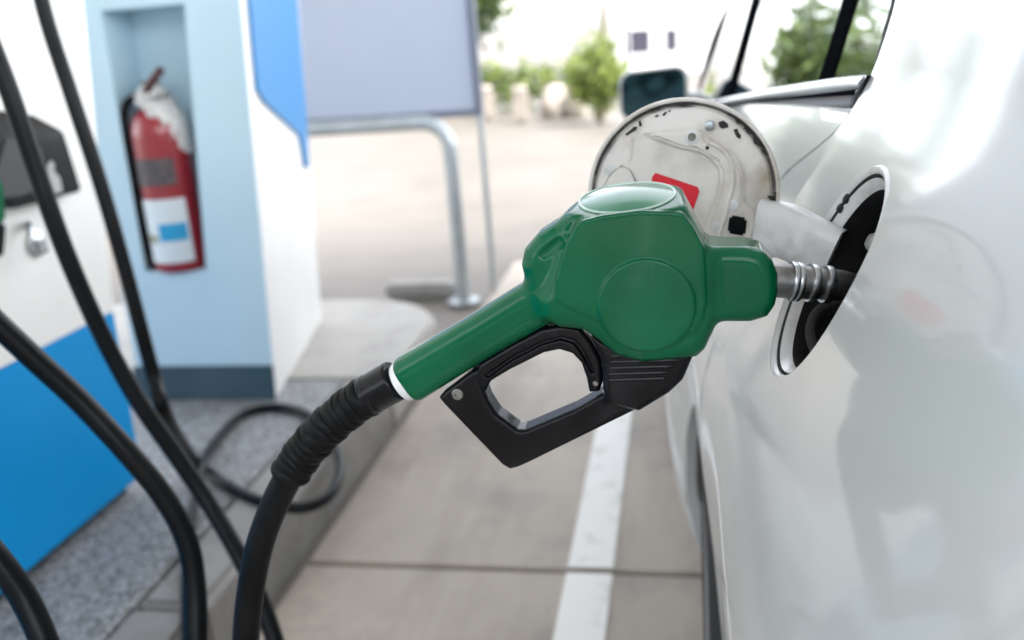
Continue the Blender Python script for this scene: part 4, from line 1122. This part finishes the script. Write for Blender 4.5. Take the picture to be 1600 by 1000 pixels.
# spout with spring rings
s0 = on_y(1208,437,NY); s1 = on_y(1312,446,.70); sa = s1-s0; ln = np.linalg.norm(sa); sa /= ln
sr = .0128
sp = MB().lathe([(sr*1.02,-.004),(sr*1.02,.012),(sr*.98,.0125),(sr*.98,ln*.55),(sr*.92,ln*.56),(sr*.92,ln+.0),(sr*.80,ln+.01),(sr*.80,ln+.06)], s0, sa, 40).obj('spout', M['steel'], nz)
for t, rr, wd in ((.27,1.16,.0019),(.355,1.16,.0019),(.58,1.14,.0026),(.80,1.12,.0026)):
    c = s0+sa*ln*t; P = []
    MB().lathe([(sr*.95,-wd),(sr*rr*.985,-wd),(sr*rr,-wd*.4),(sr*rr,wd*.4),(sr*rr*.985,wd),(sr*.95,wd)], c, sa, 40, False).obj('spring_ring', M['chrome'], sp)

# ------------------------------------------------------------------ main hose
c0 = on_y(628,588,NY); 
hz = thing('fuel_hose', tuple(on_y(385,1080,.70)), 'thick black hose with ribbed sleeve leading from the inserted green nozzle', 'hose')
cpath = [on_y(630,587,NY), on_y(600,604,NY), on_y(566,624,NY), on_y(534,647,NY+.002), on_y(500,679,NY+.004), on_y(470,714,NY+.007), on_y(447,752,NY+.010), on_y(424,800,NY+.013), on_y(405,855,NY+.016), on_y(392,920,NY+.018), on_y(385,985,NY+.019), on_y(382,1060,NY+.02), on_y(380,1150,NY+.03), on_y(375,1300,NY+.05), on_y(350,1500,NY+.1)]
P = catmull(cpath, 12)
seg = np.r_[0, np.cumsum(np.linalg.norm(np.diff(P,axis=0),axis=1))]
def sub(s0_, s1_, n):
    ss = np.linspace(s0_, s1_, n); return np.stack([np.interp(ss, seg, P[:,k]) for k in range(3)],1), ss
L1 = .034; L2 = .036+.118
def rpx(v): return v*PXM
pp, ss = sub(.0075, L1+.003, 24)
rr = rpx(35)*np.ones(24); rr[0] = rpx(33); rr[-6:] = np.array([35,35.8,35.8,35.2,36,35])*PXM
MB().tube(pp, rr, 32).obj('swivel', M['black'], hz, ang=50)
# ribbed bend sleeve: rings of uneven depth
n = 420; pp, ss = sub(L1+.002, L2, n); rr = np.zeros(n)
xr = (ss-ss[0])/(ss[-1]-ss[0]); ph = xr*14.0
rr = rpx(31.5)+rpx(5.4)*np.abs(np.sin(math.pi*ph))**.38*(.78+.22*np.sin(ph*2.3+1))
rr[-4:] *= np.array([.99,.97,.94,.88])
sl_ = MB().tube(pp, rr, 36)
# each turn of the sleeve sits a little askew
for i in range(n):
    for k in range(36):
        a = 2*math.pi*k/36; q = i*36+k; j2 = int(np.clip(i+8*math.sin(a+ph[i]*.9), 0, n-1))
        sl_.V[q] = tuple(pp[i]+(np.array(sl_.V[q])-pp[i])*(rr[j2]/rr[i]))
o = sl_.obj('bend_sleeve', M['rubber'], hz, ang=70)
pp, ss = sub(L2-.01, seg[-1], 120)
MB().tube(pp, rpx(26.0), 28).obj('hose', M['rubber'], hz, ang=60)
